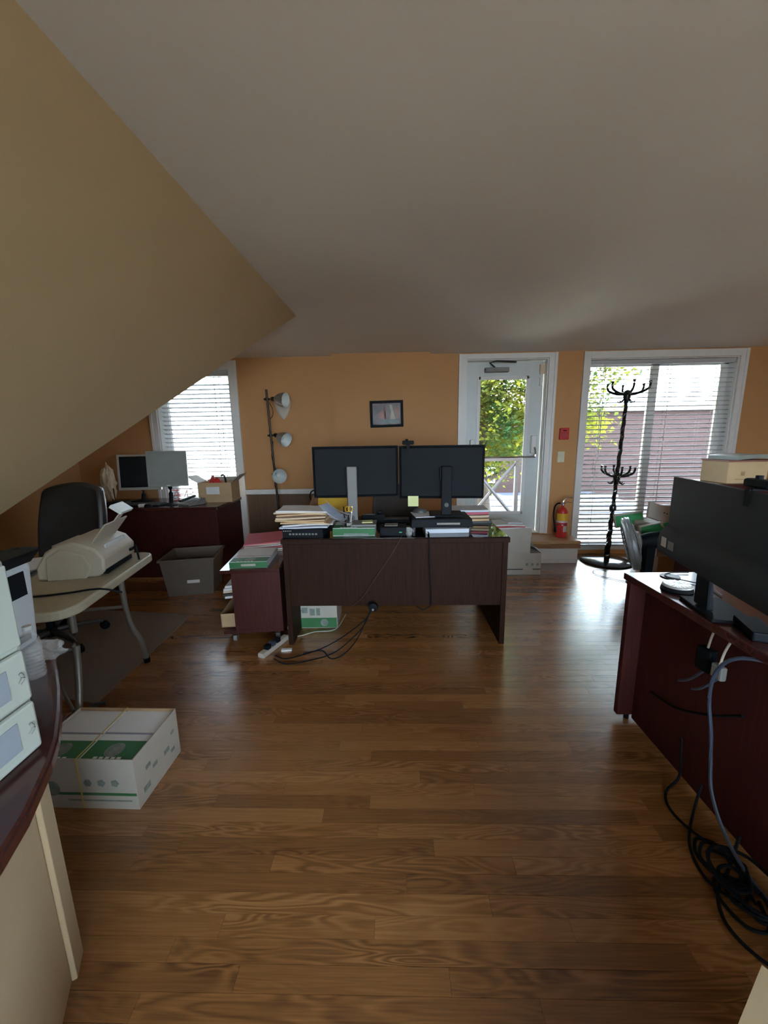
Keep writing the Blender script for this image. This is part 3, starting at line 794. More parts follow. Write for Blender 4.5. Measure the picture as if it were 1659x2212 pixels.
def keyboard(label, loc, rz, W=.43, D=.15):
    t = thing('keyboard', label, 'keyboard', loc, rz)
    MB().hexa([(-W / 2, -D / 2, 0), (W / 2, -D / 2, 0), (W / 2, D / 2, 0), (-W / 2, D / 2, 0)], [(-W / 2, -D / 2, .012), (W / 2, -D / 2, .012), (W / 2, D / 2, .024), (-W / 2, D / 2, .024)]).build('body', M_BLACK, t, bevel=.003)
    sl = .012 / D
    for r in range(5):
        m = MB(); y = -D / 2 + .022 + r * .024; zz = .0125 + (y + D / 2) * sl
        x = -W / 2 + .012
        while x < W / 2 - .022: m.box(x, x + .0155, y - .009, y + .009, zz, zz + .006); x += .0185
        m.build('key_row', M_DKGREY, t)
    return t
keyboard('black keyboard in front of the silver monitor on the corner desk', (-2.66, 3.965, .7705), R(2))
keyboard('dark keyboard between the monitors on the centre desk', (.0, 3.03, ZD), R(180), .42, .14)
def mouse(label, loc, rz, m_=None):
    m = MB(); vs_ = []; N, K = 10, 8
    for j in range(K + 1):
        v = j / K
        for i in range(N):
            a = 2 * PI * i / N
            rr = math.cos(v * PI / 2) ** .6 if v < 1 else 0.001
            vs_.append((.030 * rr * math.cos(a), .055 * rr * math.sin(a), .034 * math.sin(v * PI / 2)))
    fs = [(j * N + i, j * N + (i + 1) % N, (j + 1) * N + (i + 1) % N, (j + 1) * N + i) for j in range(K) for i in range(N)] + [list(range(N))[::-1]]
    m._add(vs_, fs)
    t = thing('computer_mouse', label, 'mouse', loc, rz)
    b = m.build('shell', m_ or M_BLACK, t, smooth=True)
    MB().cyl((-.004, .03, .026), (.004, .03, .026), .008, n=10).build('scroll_wheel', M_DKGREY, t, smooth=True)
mouse('black mouse beside the keyboard on the corner desk', (-2.53, 3.86, .7705), R(70))
mouse('dark grey mouse perched on the black riser under the right monitor', (.20, 2.86, ZD + .0975), R(80), M_DKGREY)
o = MB().slab(.14, .20, .005, n=3).build('notepad', M_PAPERB, loc=(.215, 2.79, ZD + .0924), rz=R(8)); tag(o, 'small white pad under the mouse on the black riser', 'notepad')

# --- fax machine
def fax():
    t = thing('fax_machine', 'beige fax machine with raised paper tray on the folding table', 'fax machine', (-1.735, 2.06, .7255), R(12))
    # local: x to the right end, y depth; rear paper tray leans to +x
    prof = [(-.15, 0), (.13, 0), (.165, .03), (.17, .10), (.13, .155), (.04, .195), (-.03, .19), (-.10, .15), (-.15, .07)]
    n = len(prof); Y0, Y1 = -.185, .185
    m = MB(); m._add([(x, Y0, z) for x, z in prof] + [(x, Y1, z) for x, z in prof], [list(range(n)), list(range(n, 2 * n))[::-1]] + [((i + 1) % n, i, n + i, n + (i + 1) % n) for i in range(n)])
    b = m.build('body', M_OFFW, t, bevel=.012, smooth=True)
    for s, yy in ((-1, Y0), (1, Y1)):
        k = MB(); pp = [(-.10, .0), (.08, 0), (.11, .06), (.08, .13), (-.02, .165), (-.09, .12)]
        q = len(pp); y0, y1 = (yy - .012, yy - .0005) if s < 0 else (yy + .0005, yy + .012)
        k._add([(x, y0, z) for x, z in pp] + [(x, y1, z) for x, z in pp], [list(range(q)), list(range(q, 2 * q))[::-1]] + [((i + 1) % q, i, q + i, q + (i + 1) % q) for i in range(q)])
        k.build('side_cover', M_OFFW, b, bevel=.005)
    M = Mt((.085, 0, .16), (0, R(38), 0))
    tr = MB().box(-.004, .004, -.13, .13, 0, .14, M).build('paper_tray', M_OFFW, t, bevel=.003)
    MB().box(-.002, .003, -.03, .03, .141, .22, M).build('tray_extension', M_DIRTW, tr)
    MB().box(-.05, .02, -.07, .07, .205, .225, M).build('extension_flap', M_WHITEP, tr, bevel=.004)
    MB().box(.136, .146, -.10, .13, .128, .158).build('rear_label_strip', M_WHITEP, b, bevel=.003)
    MB().box(.15, .172, -.17, .12, .012, .036).build('rear_slot', M_BLACK, b)
    MB().box(-.10, -.03, -.12, .12, .150, .170, Mt((0, 0, 0), (0, R(0), 0))).build('control_panel', M_DIRTW, b, bevel=.004)
    MB().box(.17, .182, .10, .14, .06, .075).build('socket', M_BLACK, b)
    MB().tube([(.182, .12, .068), (.20, .125, .085), (.205, .12, .04), (.215, .11, -.02), (.22, .10, -.06)], .006).build('line_plug_cord', M_BLACK, b, smooth=True)
fax()
# papers in front of the fax
for i, (x, y, z, rz, m_, w_, d, t_, lab) in enumerate([
    (-2.09, 2.01, .7256, 20, M_DKGREY, .22, .29, .010, 'thin dark folder at the bottom of the paper pile left of the fax machine'),
    (-2.10, 2.02, .7362, 8, M_MANILA2, .23, .30, .016, 'cream folder in the middle of the paper pile left of the fax machine'),
    (-2.08, 2.03, .7528, 30, M_PAPER, .21, .28, .004, 'white sheet on top of the paper pile left of the fax machine')]):
    o = MB().slab(w_, d, t_, bend=lambda u, v: .004 * (u + .5) ** 2).build('paper_pile', m_, loc=(x, y, z), rz=R(rz)); tag(o, lab, 'paper', 'papers by the fax machine')
o = MB().tube([(-1.95, 1.70, .733), (-1.80, 1.63, .731), (-1.66, 1.64, .731), (-1.54, 1.68, .731), (-1.42, 1.72, .735), (-1.34, 1.76, .70)], .005).build('table_cord', M_BLACK, smooth=True); tag(o, 'thin black cord trailing across the near corner of the folding table', 'cord')

# --- big printer with paper drawers on the counter
def printer_a():
    t = thing('laser_printer', 'pale laser printer with two paper drawers nearest the camera on the counter', 'printer', (-.757, .715, .7805), R(1))
    # local: right face at x=0, going to -x; far face at y=0, going to -y
    pm = mat('pale_green_plastic', (.40, .43, .38), .5, var=.04, vscale=4)
    MB().box(-.40, -.010, -.42, -.004, 0, .425).build('body', pm, t, bevel=.012)
    for z0, z1 in ((.012, .118), (.125, .232)):
        dr = MB().box(-.0095, .004, -.405, -.016, z0, z1).build('paper_drawer', pm, t, bevel=.006)
        MB().box(.0042, .0055, -.33, -.060, z0 + .025, z1 - .02).build('level_window', mat('grey_blue_window', (.26, .29, .33), .4), dr, bevel=.002)
        MB().tube([(.006, -.040, z0 + .045), (.009, -.033, z0 + .055), (.006, -.036, z0 + .066)], .003).build('latch', M_GREY, dr, smooth=True)
    MB().box(-.0095, -.002, -.405, -.012, .24, .41).build('side_door', pm, t, bevel=.006)
printer_a()
def printer_b():
    t = thing('multifunction_printer', 'white multifunction printer with dark tray and green light behind the pale printer', 'printer', (-1.170, 1.165, .7805), R(8)); t.scale = (1, 1, 1.17)
    wm = mat('blue_white_plastic', (.60, .63, .66), .4, var=.03)
    MB().hexa([(-.38, -.34, 0), (0, -.34, 0), (-.02, 0, 0), (-.38, 0, 0)], [(-.38, -.34, .235), (.0, -.34, .235), (.0, 0, .235), (-.38, 0, .235)]).build('body', wm, t, bevel=.015)
    MB().box(-.01, .002, -.28, -.04, .15, .215).build('output_slot', M_BLACK, t)
    MB().box(-.002, .004, -.20, -.06, .03, .046).build('front_slot', M_BLACK, t)
    MB().hexa([(-.36, -.33, .2355), (.01, -.33, .2355), (.01, -.01, .2355), (-.36, -.01, .2355)], [(-.34, -.31, .27), (.06, -.31, .275), (.06, -.03, .275), (-.34, -.03, .27)]).build('document_tray', M_BLACK, t, bevel=.006)
    l_ = MB().hexa([(-.36, -.33, .2755), (-.07, -.33, .2755), (-.07, -.02, .2755), (-.36, -.02, .2755)], [(-.36, -.31, .34), (-.10, -.31, .33), (-.10, -.04, .33), (-.36, -.04, .345)]).build('scanner_lid', wm, t, bevel=.014)
    MB().box(-.085, -.078, -.20, -.10, .285, .325, Mt((0, 0, 0))).build('display', M_BLACK, l_, bevel=.002)
    MB().cyl((-.0785, -.10, .315), (-.0765, -.10, .315), .006, n=12).build('status_light', M_GREENGLOW, l_)
printer_b()
def bottle():
    t = thing('plastic_bottle', 'clear ribbed plastic water bottle on the counter beside the pale printer', 'bottle', (-1.008, .955, .7805))
    prof = [(0, 0), (.022, .002)]
    for k in range(8): z = .009 + k * .0105; prof += [(.024, z), (.0215, z + .005)]
    prof += [(.023, .098), (.021, .115), (.010, .132), (.009, .142)]
    MB().lathe(prof, 24).build('body', M_CLEARP, t, smooth=True)
    MB().cyl((0, 0, .1425), (0, 0, .153), .0105, n=16).build('cap', M_WHITEP, t, smooth=True)
bottle()
def crumple(name, label, loc, s, seed, m_, cat):
    rr = random.Random(seed); bm = bmesh.new(); bmesh.ops.create_icosphere(bm, subdivisions=3, radius=1)
    for v in bm.verts:
        k = .6 + .7 * rr.random(); v.co = Vector((v.co.x * s[0] * k, v.co.y * s[1] * k, max(v.co.z, -.8) * s[2] * (.6 + .6 * rr.random())))
    z = min(v.co.z for v in bm.verts)
    for v in bm.verts: v.co.z -= z
    me = bpy.data.meshes.new(name); bm.to_mesh(me); bm.free(); me.materials.append(m_)
    o = bpy.data.objects.new(name, me); COL.objects.link(o); o.location = loc
    return tag(o, label, cat)
crumple('plastic_wrap', 'crumpled clear plastic wrap at the far end of the counter', (-1.055, 1.045, .7805), (.045, .04, .03), 3, M_CLEARP, 'plastic wrap')
crumple('plastic_wrap', 'crumpled clear plastic under the left end of the black riser', (.10, 2.54, ZD), (.035, .025, .03), 5, M_CLEARP, 'plastic wrap')
crumple('paper_bag', 'crumpled cream paper bag standing at the left end of the corner desk', (-3.24, 4.30, .771), (.07, .06, .21), 8, M_MANILA2, 'bag')

# ================================================================== PAPER CARTONS AND STACKS
def ream(label, loc, rz, topm=M_PAPER, group='paper reams', W=.216, D=.279, H=.05):
    t = thing('paper_ream', label, 'paper ream', loc, rz, group)
    MB().box(-W / 2, W / 2, -D / 2, D / 2, 0, H).build('wrapper', M_PAPER, t, bevel=.003)
    z = H + .0003
    MB().box(-W / 2 + .002, W / 2 - .002, -D / 2 + .004, -D / 2 + .10, z, z + .0006).build('green_band', M_GREEN, t)
    MB().cyl((0, -D / 2 + .052, z + .0007), (0, -D / 2 + .052, z + .0013), .036, n=28).build('round_emblem', M_GREYPRINT, t)
    m = MB()
    for k in range(5): m.box(-W / 2 + .05 + k * .024, -W / 2 + .066 + k * .024, -D / 2 + .006, -D / 2 + .017, z + .0007, z + .0013)
    m.build('printed_mark_row', M_PAPER, t)
    MB().box(-W / 2 + .002, W / 2 - .002, -D / 2 + .135, -D / 2 + .145, z, z + .0006).build('lilac_line', M_LILAC, t)
    return t
def paper_carton():
    W, D, H = .45, .29, .225
    t = thing('paper_carton', 'open white and green copier paper carton on the floor by the counter', 'box', (-1.235, 1.40, 0), R(-1))
    th = .004
    o = MB().box(-W / 2, W / 2, -D / 2, -D / 2 + th, 0, H).build('front_panel', M_CARTON, t)
    MB().box(-W / 2, W / 2, D / 2 - th, D / 2, 0, H).build('rear_panel', M_KRAFT, t)
    e = MB().box(W / 2 - th, W / 2, -D / 2 + th, D / 2 - th, 0, H).build('side_panel', M_CARTON, t)
    MB().box(-W / 2, -W / 2 + th, -D / 2 + th, D / 2 - th, 0, H).build('side_panel', M_CARTON, t)
    MB().box(-W / 2 + th, W / 2 - th, -D / 2 + th, D / 2 - th, 0, th).build('bottom_panel', M_KRAFT, t)
    y = -D / 2 - .0003
    def decal(x0, x1, z0, z1, m_, nm): MB().box(x0, x1, y - .0005, y, z0, z1).build(nm, m_, o)
    decal(-W / 2 + .10, W / 2 - .004, .062, .074, M_GREEN, 'green_stripe')
    for x in (.03, .085, .14): MB().cyl((x, y, .118), (x, y - .0006, .118), .017, n=5 if x > .05 else 6).build('printed_icon', M_GREYPRINT, o)
    MB().cyl((-.12, y, .09), (-.12, y - .0006, .09), .034, n=24).build('round_emblem', M_GREYPRINT, o)
    decal(-.06, .20, .035, .042, M_GREYPRINT, 'printed_line')
    x = W / 2 + .0003
    for k, (yy, zz, s) in enumerate(((-.09, .05, .02), (-.03, .10, .015), (.05, .09, .018), (.10, .14, .012), (-.07, .13, .015), (.09, .06, .014))):
        MB().box(x, x + .0005, yy - s, yy + s, zz - s * .6, zz + s * .6).build('printed_mark', M_GREYPRINT, e)
    sm = mat('yellow_strap', (.62, .47, .13), .4)
    MB().box(-.003, .003, -D / 2 - .0022, -D / 2 - .0012, 0.002, H + .001).box(-.003, .003, -D / 2 - .0022, D / 2 + .001, H + .0005, H + .0013).build('strap', sm, t)
    for s in (-1, 1):
        for k in range(4):
            rm = ream(['left', 'right'][s > 0] + ' hand ' + ['lowest', 'second', 'third', 'topmost'][k] + ' ream of paper inside the open carton by the counter', (-1.235 + s * .1095, 1.40, .0045 + k * .0525), R(-1), group='reams in the open carton', H=.0515)
paper_carton()

def carton(label, loc, rz, W, D, H, m_=M_CARTON, lid=0, name='cardboard_box', decals=(), cat='box', group=None):
    t = thing(name, label, cat, loc, rz, group)
    MB().box(-W / 2, W / 2, -D / 2, D / 2, 0, H).build('body', m_, t, bevel=.003)
    if lid: MB().box(-W / 2 - .004, W / 2 + .004, -D / 2 - .004, D / 2 + .004, H - lid, H + .003).build('lid', m_, t, bevel=.002)
    for (x0, x1, z0, z1, dm, nm) in decals: MB().box(x0, x1, -D / 2 - .0008, -D / 2 - .0002, z0, z1).build(nm, dm, t)
    return t
# boxes right of the centre desk
carton('white carton with dark marks, lowest in the pile right of the centre desk', (1.32, 4.015, 0), 0, .43, .285, .235, decals=[(-.214, .03, .055, .066, M_DKGREY, 'dark_stripe'), (.13, .213, .055, .066, M_DKGREY, 'dark_stripe')] + [(x - .012, x + .012, .10, .125, M_GREYPRINT, 'printed_icon') for x in (.07, .125, .18)])
carton('white lidded file box on top of the carton right of the centre desk', (1.235, 4.01, .2355), 0, .36, .28, .26, lid=.085)
for i, (x, y, z, rz, w_, d, t_, m_, lab) in enumerate([
    (1.24, 4.0, .4995, 3, .34, .27, .012, M_PAPER, 'loose white papers under the red binder on the lidded file box'),
    (1.20, 3.99, .512, -2, .30, .25, .012, M_REDCARD, 'thin red binder on the lidded file box'),
    (1.20, 3.99, .5245, -2, .29, .25, .016, M_PAPER, 'white paper block on the thin red binder'),
    (1.26, 4.02, .541, 4, .16, .20, .010, M_PAPERB, 'small bluish pad topmost on the file box pile')]):
    o = MB().slab(w_, d, t_, n=4, bend=lambda u, v: .003 * math.sin(5 * u + i)).build('document', m_, loc=(x, y, z), rz=R(rz)); tag(o, lab, 'paper', 'documents on the file box')
o = MB().slab(.14, .21, .004, bend=lambda u, v: .05 * (.5 - u) ** 2 * 2).build('loose_sheet', M_PAPERB, loc=(1.487, 4.02, .2358), rz=R(10)); tag(o, 'loose bluish sheet curling on the shoulder of the bottom carton', 'paper')

# under the centre desk
t = carton('white and green paper carton on the floor under the centre desk', (-.60, 2.87, 0), R(1), .32, .28, .25, decals=[(-.155, .155, .006, .085, M_GREEN, 'green_band'), (-.14, -.05, .20, .212, M_GREYPRINT, 'printed_mark'), (-.11, -.065, .125, .17, M_GREYPRINT, 'printed_mark'), (-.05, -.01, .105, .16, M_GREYPRINT, 'printed_mark'), (0, .03, .105, .165, M_GREYPRINT, 'printed_mark'), (-.145, -.10, .14, .15, M_GREYPRINT, 'printed_mark')])
MB().cyl((.06, -.1412, .046), (.06, -.1418, .046), .03, n=20).build('round_emblem', M_GREYPRINT, t)

# on the cart: pink folders, ream
def onc(x, y):    # cart local to world
    a = R(7); return (-.800 + x * math.cos(a) - y * math.sin(a), 2.555 + x * math.sin(a) + y * math.cos(a))
x, y = onc(-.21, .20)
t = ream('flat green and white ream on the front of the low bookcase', (x, y, .5505), R(5), group='reams', W=.26, D=.36, H=.045)
MB().box(-.13, .13, -.1808, -.1802, .002, .043).build('green_end', M_GREEN, t)
MB().box(-.05, .05, -.1815, -.181, .014, .03).build('printed_mark_row', M_CARTON, t)
for i in range(6):
    x, y = onc(-.20 + random.uniform(-.012, .012), .62 + random.uniform(-.015, .015))
    lab = ['lowest', 'second lowest', 'third lowest', 'third highest', 'second highest', 'topmost'][i]
    m_ = [M_MANILA2, M_PAPER, M_PINK, M_PAPER, M_MANILA2, M_PINK][i]
    o = MB().slab(.33, .36, .009, n=5, bend=lambda u, v: .012 * (u + .5) ** 2 * (i / 5) + .003 * math.sin(4 * v)).build('folder', m_, loc=(x, y, .5505 + i * .0115), rz=R(10 + random.uniform(-5, 5)))
    tag(o, f'{lab} {["cream", "white", "pink", "white", "cream", "pink"][i]} folder in the pile at the back of the low bookcase', 'folder', 'folders on the low bookcase')
for i in range(5):
    x, y = onc(-.265 + random.uniform(-.01, .01), .19 + random.uniform(-.01, .01))
    o = MB().slab(.30, .24, .016, n=5, bend=lambda u, v: -.014 * (.5 - u) ** 2).build('paper_bundle', [M_PAPER, M_DKGREY, M_MANILA2, M_PAPER, M_PAPER][i], loc=(x, y, .325 + i * .0195), rz=R(7 + random.uniform(-4, 4)))
    tag(o, f'{["lowest", "second", "middle", "fourth", "topmost"][i]} paper bundle on the upper shelf of the low bookcase', 'paper', 'paper bundles on the bookcase shelf')
def tray_box():
    x, y = onc(-.285, .22); t = thing('cardboard_tray', 'open brown cardboard tray on the bottom board of the low bookcase', 'box', (x, y, .095), R(7))
    W, D, H = .33, .32, .105
    for a in ((-W / 2, W / 2, -D / 2, -D / 2 + .004), (-W / 2, W / 2, D / 2 - .004, D / 2), (-W / 2, -W / 2 + .004, -D / 2, D / 2), (W / 2 - .004, W / 2, -D / 2, D / 2)): MB().box(*a, 0, H).build('wall', M_KRAFTL, t)
    MB().box(-W / 2, W / 2, -D / 2, D / 2, 0, .004).build('bottom', M_KRAFT, t)
    o = MB().slab(.22, .26, .06, n=4, bend=lambda u, v: .12 * (u + .5)).build('folder', M_MANILA, loc=onc(-.26, .22) + (.101,), rz=R(7)); tag(o, 'tan folders leaning in the brown tray of the low bookcase', 'folder')
tray_box()

# --- tote by the corner desk
def tote():
    t = thing('storage_tote', 'taupe plastic storage tote with a white label on the floor by the corner desk', 'storage bin', (-1.955, 3.565, 0), R(12))
    W, D, H = .40, .36, .36
    def wall(b, tp, n='wall'): return MB().hexa(b, tp).build(n, M_TOTE, t, bevel=.003)
    k = .035; th = .006
    def ring(z0, z1, w0, d0, w1, d1, nm, name='body'):
        m = MB(); P = []
        for (w_, d, z) in ((w0, d0, z0), (w1, d1, z1), (w1 - 2 * th, d1 - 2 * th, z1), (w0 - 2 * th, d0 - 2 * th, z0 + th)):
            P += [(-w_ / 2, -d / 2, z), (w_ / 2, -d / 2, z), (w_ / 2, d / 2, z), (-w_ / 2, d / 2, z)]
        fs = []
        for r in range(3):
            for i in range(4): j = (i + 1) % 4; fs.append((r * 4 + i, r * 4 + j, r * 4 + 4 + j, r * 4 + 4 + i))
        fs += [(3, 2, 1, 0), (12, 13, 14, 15)]
        m._add(P, fs); return m.build(name, nm, t, bevel=.006)
    ring(0, H, W, D, W + .07, D + .07, M_TOTE)
    ring2 = MB()
    w1, d1 = W + .07, D + .07
    for a in ((-w1 / 2 - .014, w1 / 2 + .014, -d1 / 2 - .014, -d1 / 2 + .004), (-w1 / 2 - .014, w1 / 2 + .014, d1 / 2 - .004, d1 / 2 + .014), (-w1 / 2 - .014, -w1 / 2 + .004, -d1 / 2, d1 / 2), (w1 / 2 - .004, w1 / 2 + .014, -d1 / 2, d1 / 2)):
        ring2.box(*a, H - .014, H + .006)
    ring2.build('rim', M_TOTE, t, bevel=.004)
    MB().box(-.02, .09, -.1965, -.1957, .125, .155, Mt((0, 0, 0), (0, 0, 0))).build('label_sticker', M_PAPER, t)
    a = R(12)
    def w(x, y): return (-1.955 + x * math.cos(a) - y * math.sin(a), 3.565 + x * math.sin(a) + y * math.cos(a))
    o = MB().slab(.28, .20, .20, n=3).build('folder_bundle', M_REDCARD, loc=w(.04, .03) + (.0065,), rz=a); tag(o, 'red folders lying inside the taupe storage tote', 'folder')
    o = MB().slab(.11, .07, .006, n=2).build('note_card', M_MANILA2, loc=w(.12, -.02) + (.2068,), rz=a + .1); tag(o, 'small tan card on the red folders in the tote', 'card')
tote()

# --- things on the corner desk
def open_box():
    t = thing('cardboard_box', 'open brown cardboard box with raised flaps on the right of the corner desk', 'box', (-1.955, 4.26, .7705), R(4))
    W, D, H = .36, .27, .215; th = .004
    f = MB().box(-W / 2, W / 2, -D / 2, -D / 2 + th, 0, H).build('front_panel', M_KRAFTL, t)
    MB().box(-.09, .05, -D / 2 - .0008, -D / 2 - .0002, .09, .17).build('label_sticker', M_PAPER, f)
    MB().box(-W / 2, W / 2, D / 2 - th, D / 2, 0, H).build('rear_panel', M_KRAFTL, t)
    for s in (-1, 1): MB().box(*sorted((s * W / 2, s * (W / 2 - th))), -D / 2 + th, D / 2 - th, 0, H).build('side_panel', M_KRAFTL, t)
    MB().box(-W / 2 + th, W / 2 - th, -D / 2 + th, D / 2 - th, 0, th).build('bottom_panel', M_KRAFT, t)
    for s, a in ((-1, 58), (1, 50)):
        MB().box(-.0015, .0015, -D / 2 + .01, D / 2 - .01, 0, .13, Mt((s * W / 2, 0, H), (0, R(s * a), 0))).build('flap', M_CARTON, t)
    MB().box(-W / 2 + .02, W / 2 - .02, -.0015, .0015, 0, .10, Mt((0, D / 2, H), (R(-70), 0, 0))).build('flap', M_CARTON, t)
    crumple('red_bundle', 'red wrapped bundle sticking out of the open cardboard box', (-1.99, 4.25, .7755), (.085, .07, .14), 21, M_RED, 'bundle')
    o = MB().tube([(-1.86, 4.26, .80), (-1.875, 4.26, .99), (-1.885, 4.26, 1.045), (-1.905, 4.26, 1.06), (-1.92, 4.26, 1.045)], .010).build('hook_handle', M_BLACK, smooth=True); tag(o, 'black hooked handle sticking out of the open cardboard box', 'handle')
    o = MB().box(-.045, .045, -.03, .03, 0, .235).build('tan_pouch', M_MANILA, loc=(-2.055, 4.31, .7755), rz=R(10), bevel=.02); tag(o, 'tan paper pouch inside the open cardboard box', 'pouch')
open_box()
def organizer():
    t = thing('wire_organizer', 'red wire desk organizer between the monitors on the corner desk', 'organizer', (-2.42, 4.33, .7705))
    m = MB(); r = .004
    for z in (.005, .06, .12): m.tube([(-.09, -.06, z), (.09, -.06, z), (.09, .06, z), (-.09, .06, z), (-.09, -.06, z)], r, n=6, smooth=0)
    for x in (-.09, .09):
        for y in (-.06, .06): m.cyl((x, y, 0), (x, y, .125), r, n=6)
    m.build('frame', M_RED, t)
    d = MB().tube([(-.09, -.06, .005), (-.03, -.06, .12), (.03, -.06, .005), (.09, -.06, .12)], r, n=6, smooth=0).build('zigzag_wire', M_RED, t)
    MB().box(-.088, .088, -.055, .055, .057, .060).build('shelf', M_RED, t)
organizer()
o = MB().slab(.20, .10, .006, n=2).build('red_folder', M_REDCARD, loc=(-2.17, 4.44, .7706), rz=R(-5)); tag(o, 'flat red folder behind the telephone on the corner desk', 'folder')
def telephone(label, loc, rz, m1, m2):
    t = thing('desk_phone', label, 'telephone', loc, rz)
    MB().hexa([(-.09, -.10, 0), (.09, -.10, 0), (.09, .10, 0), (-.09, .10, 0)], [(-.09, -.10, .02), (.09, -.10, .02), (.09, .10, .065), (-.09, .10, .065)]).build('base', m1, t, bevel=.005)
    M = Mt((0, 0, .045), (R(12.5), 0, 0))
    MB().box(-.083, -.038, -.095, .095, 0.006, .03, M).build('handset', m2, t, bevel=.01)
    k = MB()
    for i in range(4):
        for j in range(3): k.box(-.01 + j * .028, .01 + j * .028, -.075 + i * .026, -.057 + i * .026, .0005, .004, M)
    k.build('keypad', M_GREY, t)
    MB().box(-.02, .075, .045, .085, .0005, .003, M).build('display', M_SCREENG, t)
telephone('grey desk telephone beside the open box on the corner desk', (-2.14, 3.99, .7705), R(-28), M_GREY, M_DKGREY)
telephone('black desk telephone behind the left monitor of the centre desk', (-.17, 3.06, ZD), R(185), M_BLACK, M_BLACK)
def router():
    t = thing('router', 'small black router with one antenna at the left of the corner desk', 'router', (-2.98, 4.05, .7705), R(10))
    MB().box(-.10, .10, -.06, .06, 0, .035).build('case', M_BLACK, t, bevel=.006)
    MB().cyl((-.05, .05, .036), (-.055, .055, .17), .005, n=8).build('antenna', M_BLACK, t, smooth=True)
router()
o = MB().box(-.04, .04, -.02, .02, 0, .03).build('tape_dispenser', M_WHITEP, loc=(-2.60, 3.88, .7705), rz=R(20), bevel=.006); tag(o, 'small white plastic holder at the front edge of the corner desk', 'holder')

# --- things on the centre desk
o = box(-.13, .145, -.13, .13, 0, .062).build('black_binder', M_BLACK, loc=(-.615, 2.625, ZD), rz=R(-1), bevel=.004); tag(o, 'thick black binder lying under the folder stack on the centre desk', 'binder')
m = MB()
for k in range(9): m.box(-.085 + k * .022, -.070 + k * .022, -.1306, -.1302, .022, .034)
m.build('spine_marks', M_GREY, o); 
m = MB()
for k in range(5): m.cyl((-.12 + k * .012, -.1302, .05), (-.12 + k * .012, -.1306, .05), .003, n=6)
m.build('spine_dots', M_PAPER, o)
names = ['lowest', 'second lowest', 'third lowest', 'fourth lowest', 'fifth lowest', 'sixth lowest', 'fourth from top', 'third from top', 'second from top', 'topmost']
for i in range(10):
    z = ZD + .0625 + i * .0118
    m_ = [M_PAPERB, M_PAPER, M_MANILA, M_MANILA2, M_MANILA, M_MANILA, M_MANILA2, M_MANILA, M_MANILA2, M_PAPER][i]
    wd = ['bluish paper', 'white paper', 'tan folder', 'cream folder', 'tan folder', 'tan folder', 'cream folder', 'tan folder', 'cream folder', 'white paper'][i]
    sx = -.60 + random.uniform(-.02, .02) - .012 * (i > 7)
    o = MB().slab(.335, .245, .0095, n=6, bend=lambda u, v: .006 * math.sin(3 * u + i) + .004 * math.cos(4 * v + i)).build('folder', m_, loc=(sx, 2.62 + random.uniform(-.015, .015), z + .004), rz=R(random.uniform(-6, 6)))
    tag(o, f'{names[i]} {wd} in the stack on the black binder', 'folder', 'folder stack on the centre desk')
for i, (x, y, rz, lab) in enumerate(((-.40, 2.60, 25, 'lower'), (-.395, 2.60, -8, 'middle'), (-.38, 2.60, 14, 'upper'))):
    o = MB().slab(.17, .22, .0012, bend=lambda u, v: .10 * (.5 - u) ** 2 - .02 * v).build('loose_sheet', M_PAPERB, loc=(x, y, .852 + i * .034), rz=R(rz)); tag(o, f'{lab} of the loose bluish sheets sliding off the right of the folder stack', 'paper', 'loose sheets by the folder stack')
t = ream('dark green wrapped ream under the pen holder at the front of the centre desk', (-.27, 2.645, ZD), R(0), group='reams', W=.29, D=.20, H=.055)
MB().box(-.145, .145, -.1008, -.1002, .004, .052).build('green_end', M_GREEN, t); MB().box(-.07, .10, -.1015, -.101, .006, .018).build('grey_label', M_GREYPRINT, t)
o = MB().slab(.17, .16, .012, n=3).build('grey_tablet', M_GREY, loc=(-.205, 2.66, ZD + .0568)); tag(o, 'flat grey calculator tablet on the dark green ream', 'calculator')
o = MB().slab(.075, .075, .006, n=2).build('sticky_pad', M_NOTE, loc=(-.185, 2.675, ZD + .0692), rz=R(4)); tag(o, 'yellow sticky pad on the grey tablet on the centre desk', 'sticky note')
def pens():
    t = thing('pen_holder', 'wire pen holder with scissors at the front of the centre desk', 'pen holder', (-.315, 2.580, ZD + .0575))
    m = MB(); 
    for z in (.002, .045, .09): m.tube([(.032 * math.cos(a * PI / 6), .032 * math.sin(a * PI / 6), z) for a in range(13)], .0018, n=5, smooth=0)
    for a in range(8): m.cyl((.032 * math.cos(a * PI / 4), .032 * math.sin(a * PI / 4), 0), (.032 * math.cos(a * PI / 4), .032 * math.sin(a * PI / 4), .09), .0014, n=5)
    m.build('wire_cup', M_CHROME, t)
    s = thing('scissors', 'yellow handled scissors standing in the wire pen holder', 'scissors', (-.315, 2.580, ZD + .062))
    MB().box(-.006, .006, -.001, .001, 0, .10, Mt((0, 0, 0), (0, R(8), 0))).build('blade', M_CHROME, s); MB().box(-.006, .006, -.001, .001, 0, .10, Mt((.012, 0, 0), (0, R(-4), 0))).build('blade', M_CHROME, s)
    for dx in (0, .022): MB().tube([(dx + .014 * math.cos(a * PI / 5), 0, .118 + .018 * math.sin(a * PI / 5)) for a in range(11)], .0035, n=6, smooth=0).build('handle_ring', M_YELLOW, s)
    for k, (dx, mm) in enumerate(((-.015, M_BLACK), (.018, M_CHROME))):
        o = MB().cyl((-.315 + dx, 2.592, ZD + .0605), (-.315 + dx * 1.8, 2.602, ZD + .195), .004, n=8).build('pen', mm, smooth=True); tag(o, ['black', 'silver'][k] + ' pen standing in the wire pen holder', 'pen', 'pens in the holder')
pens()
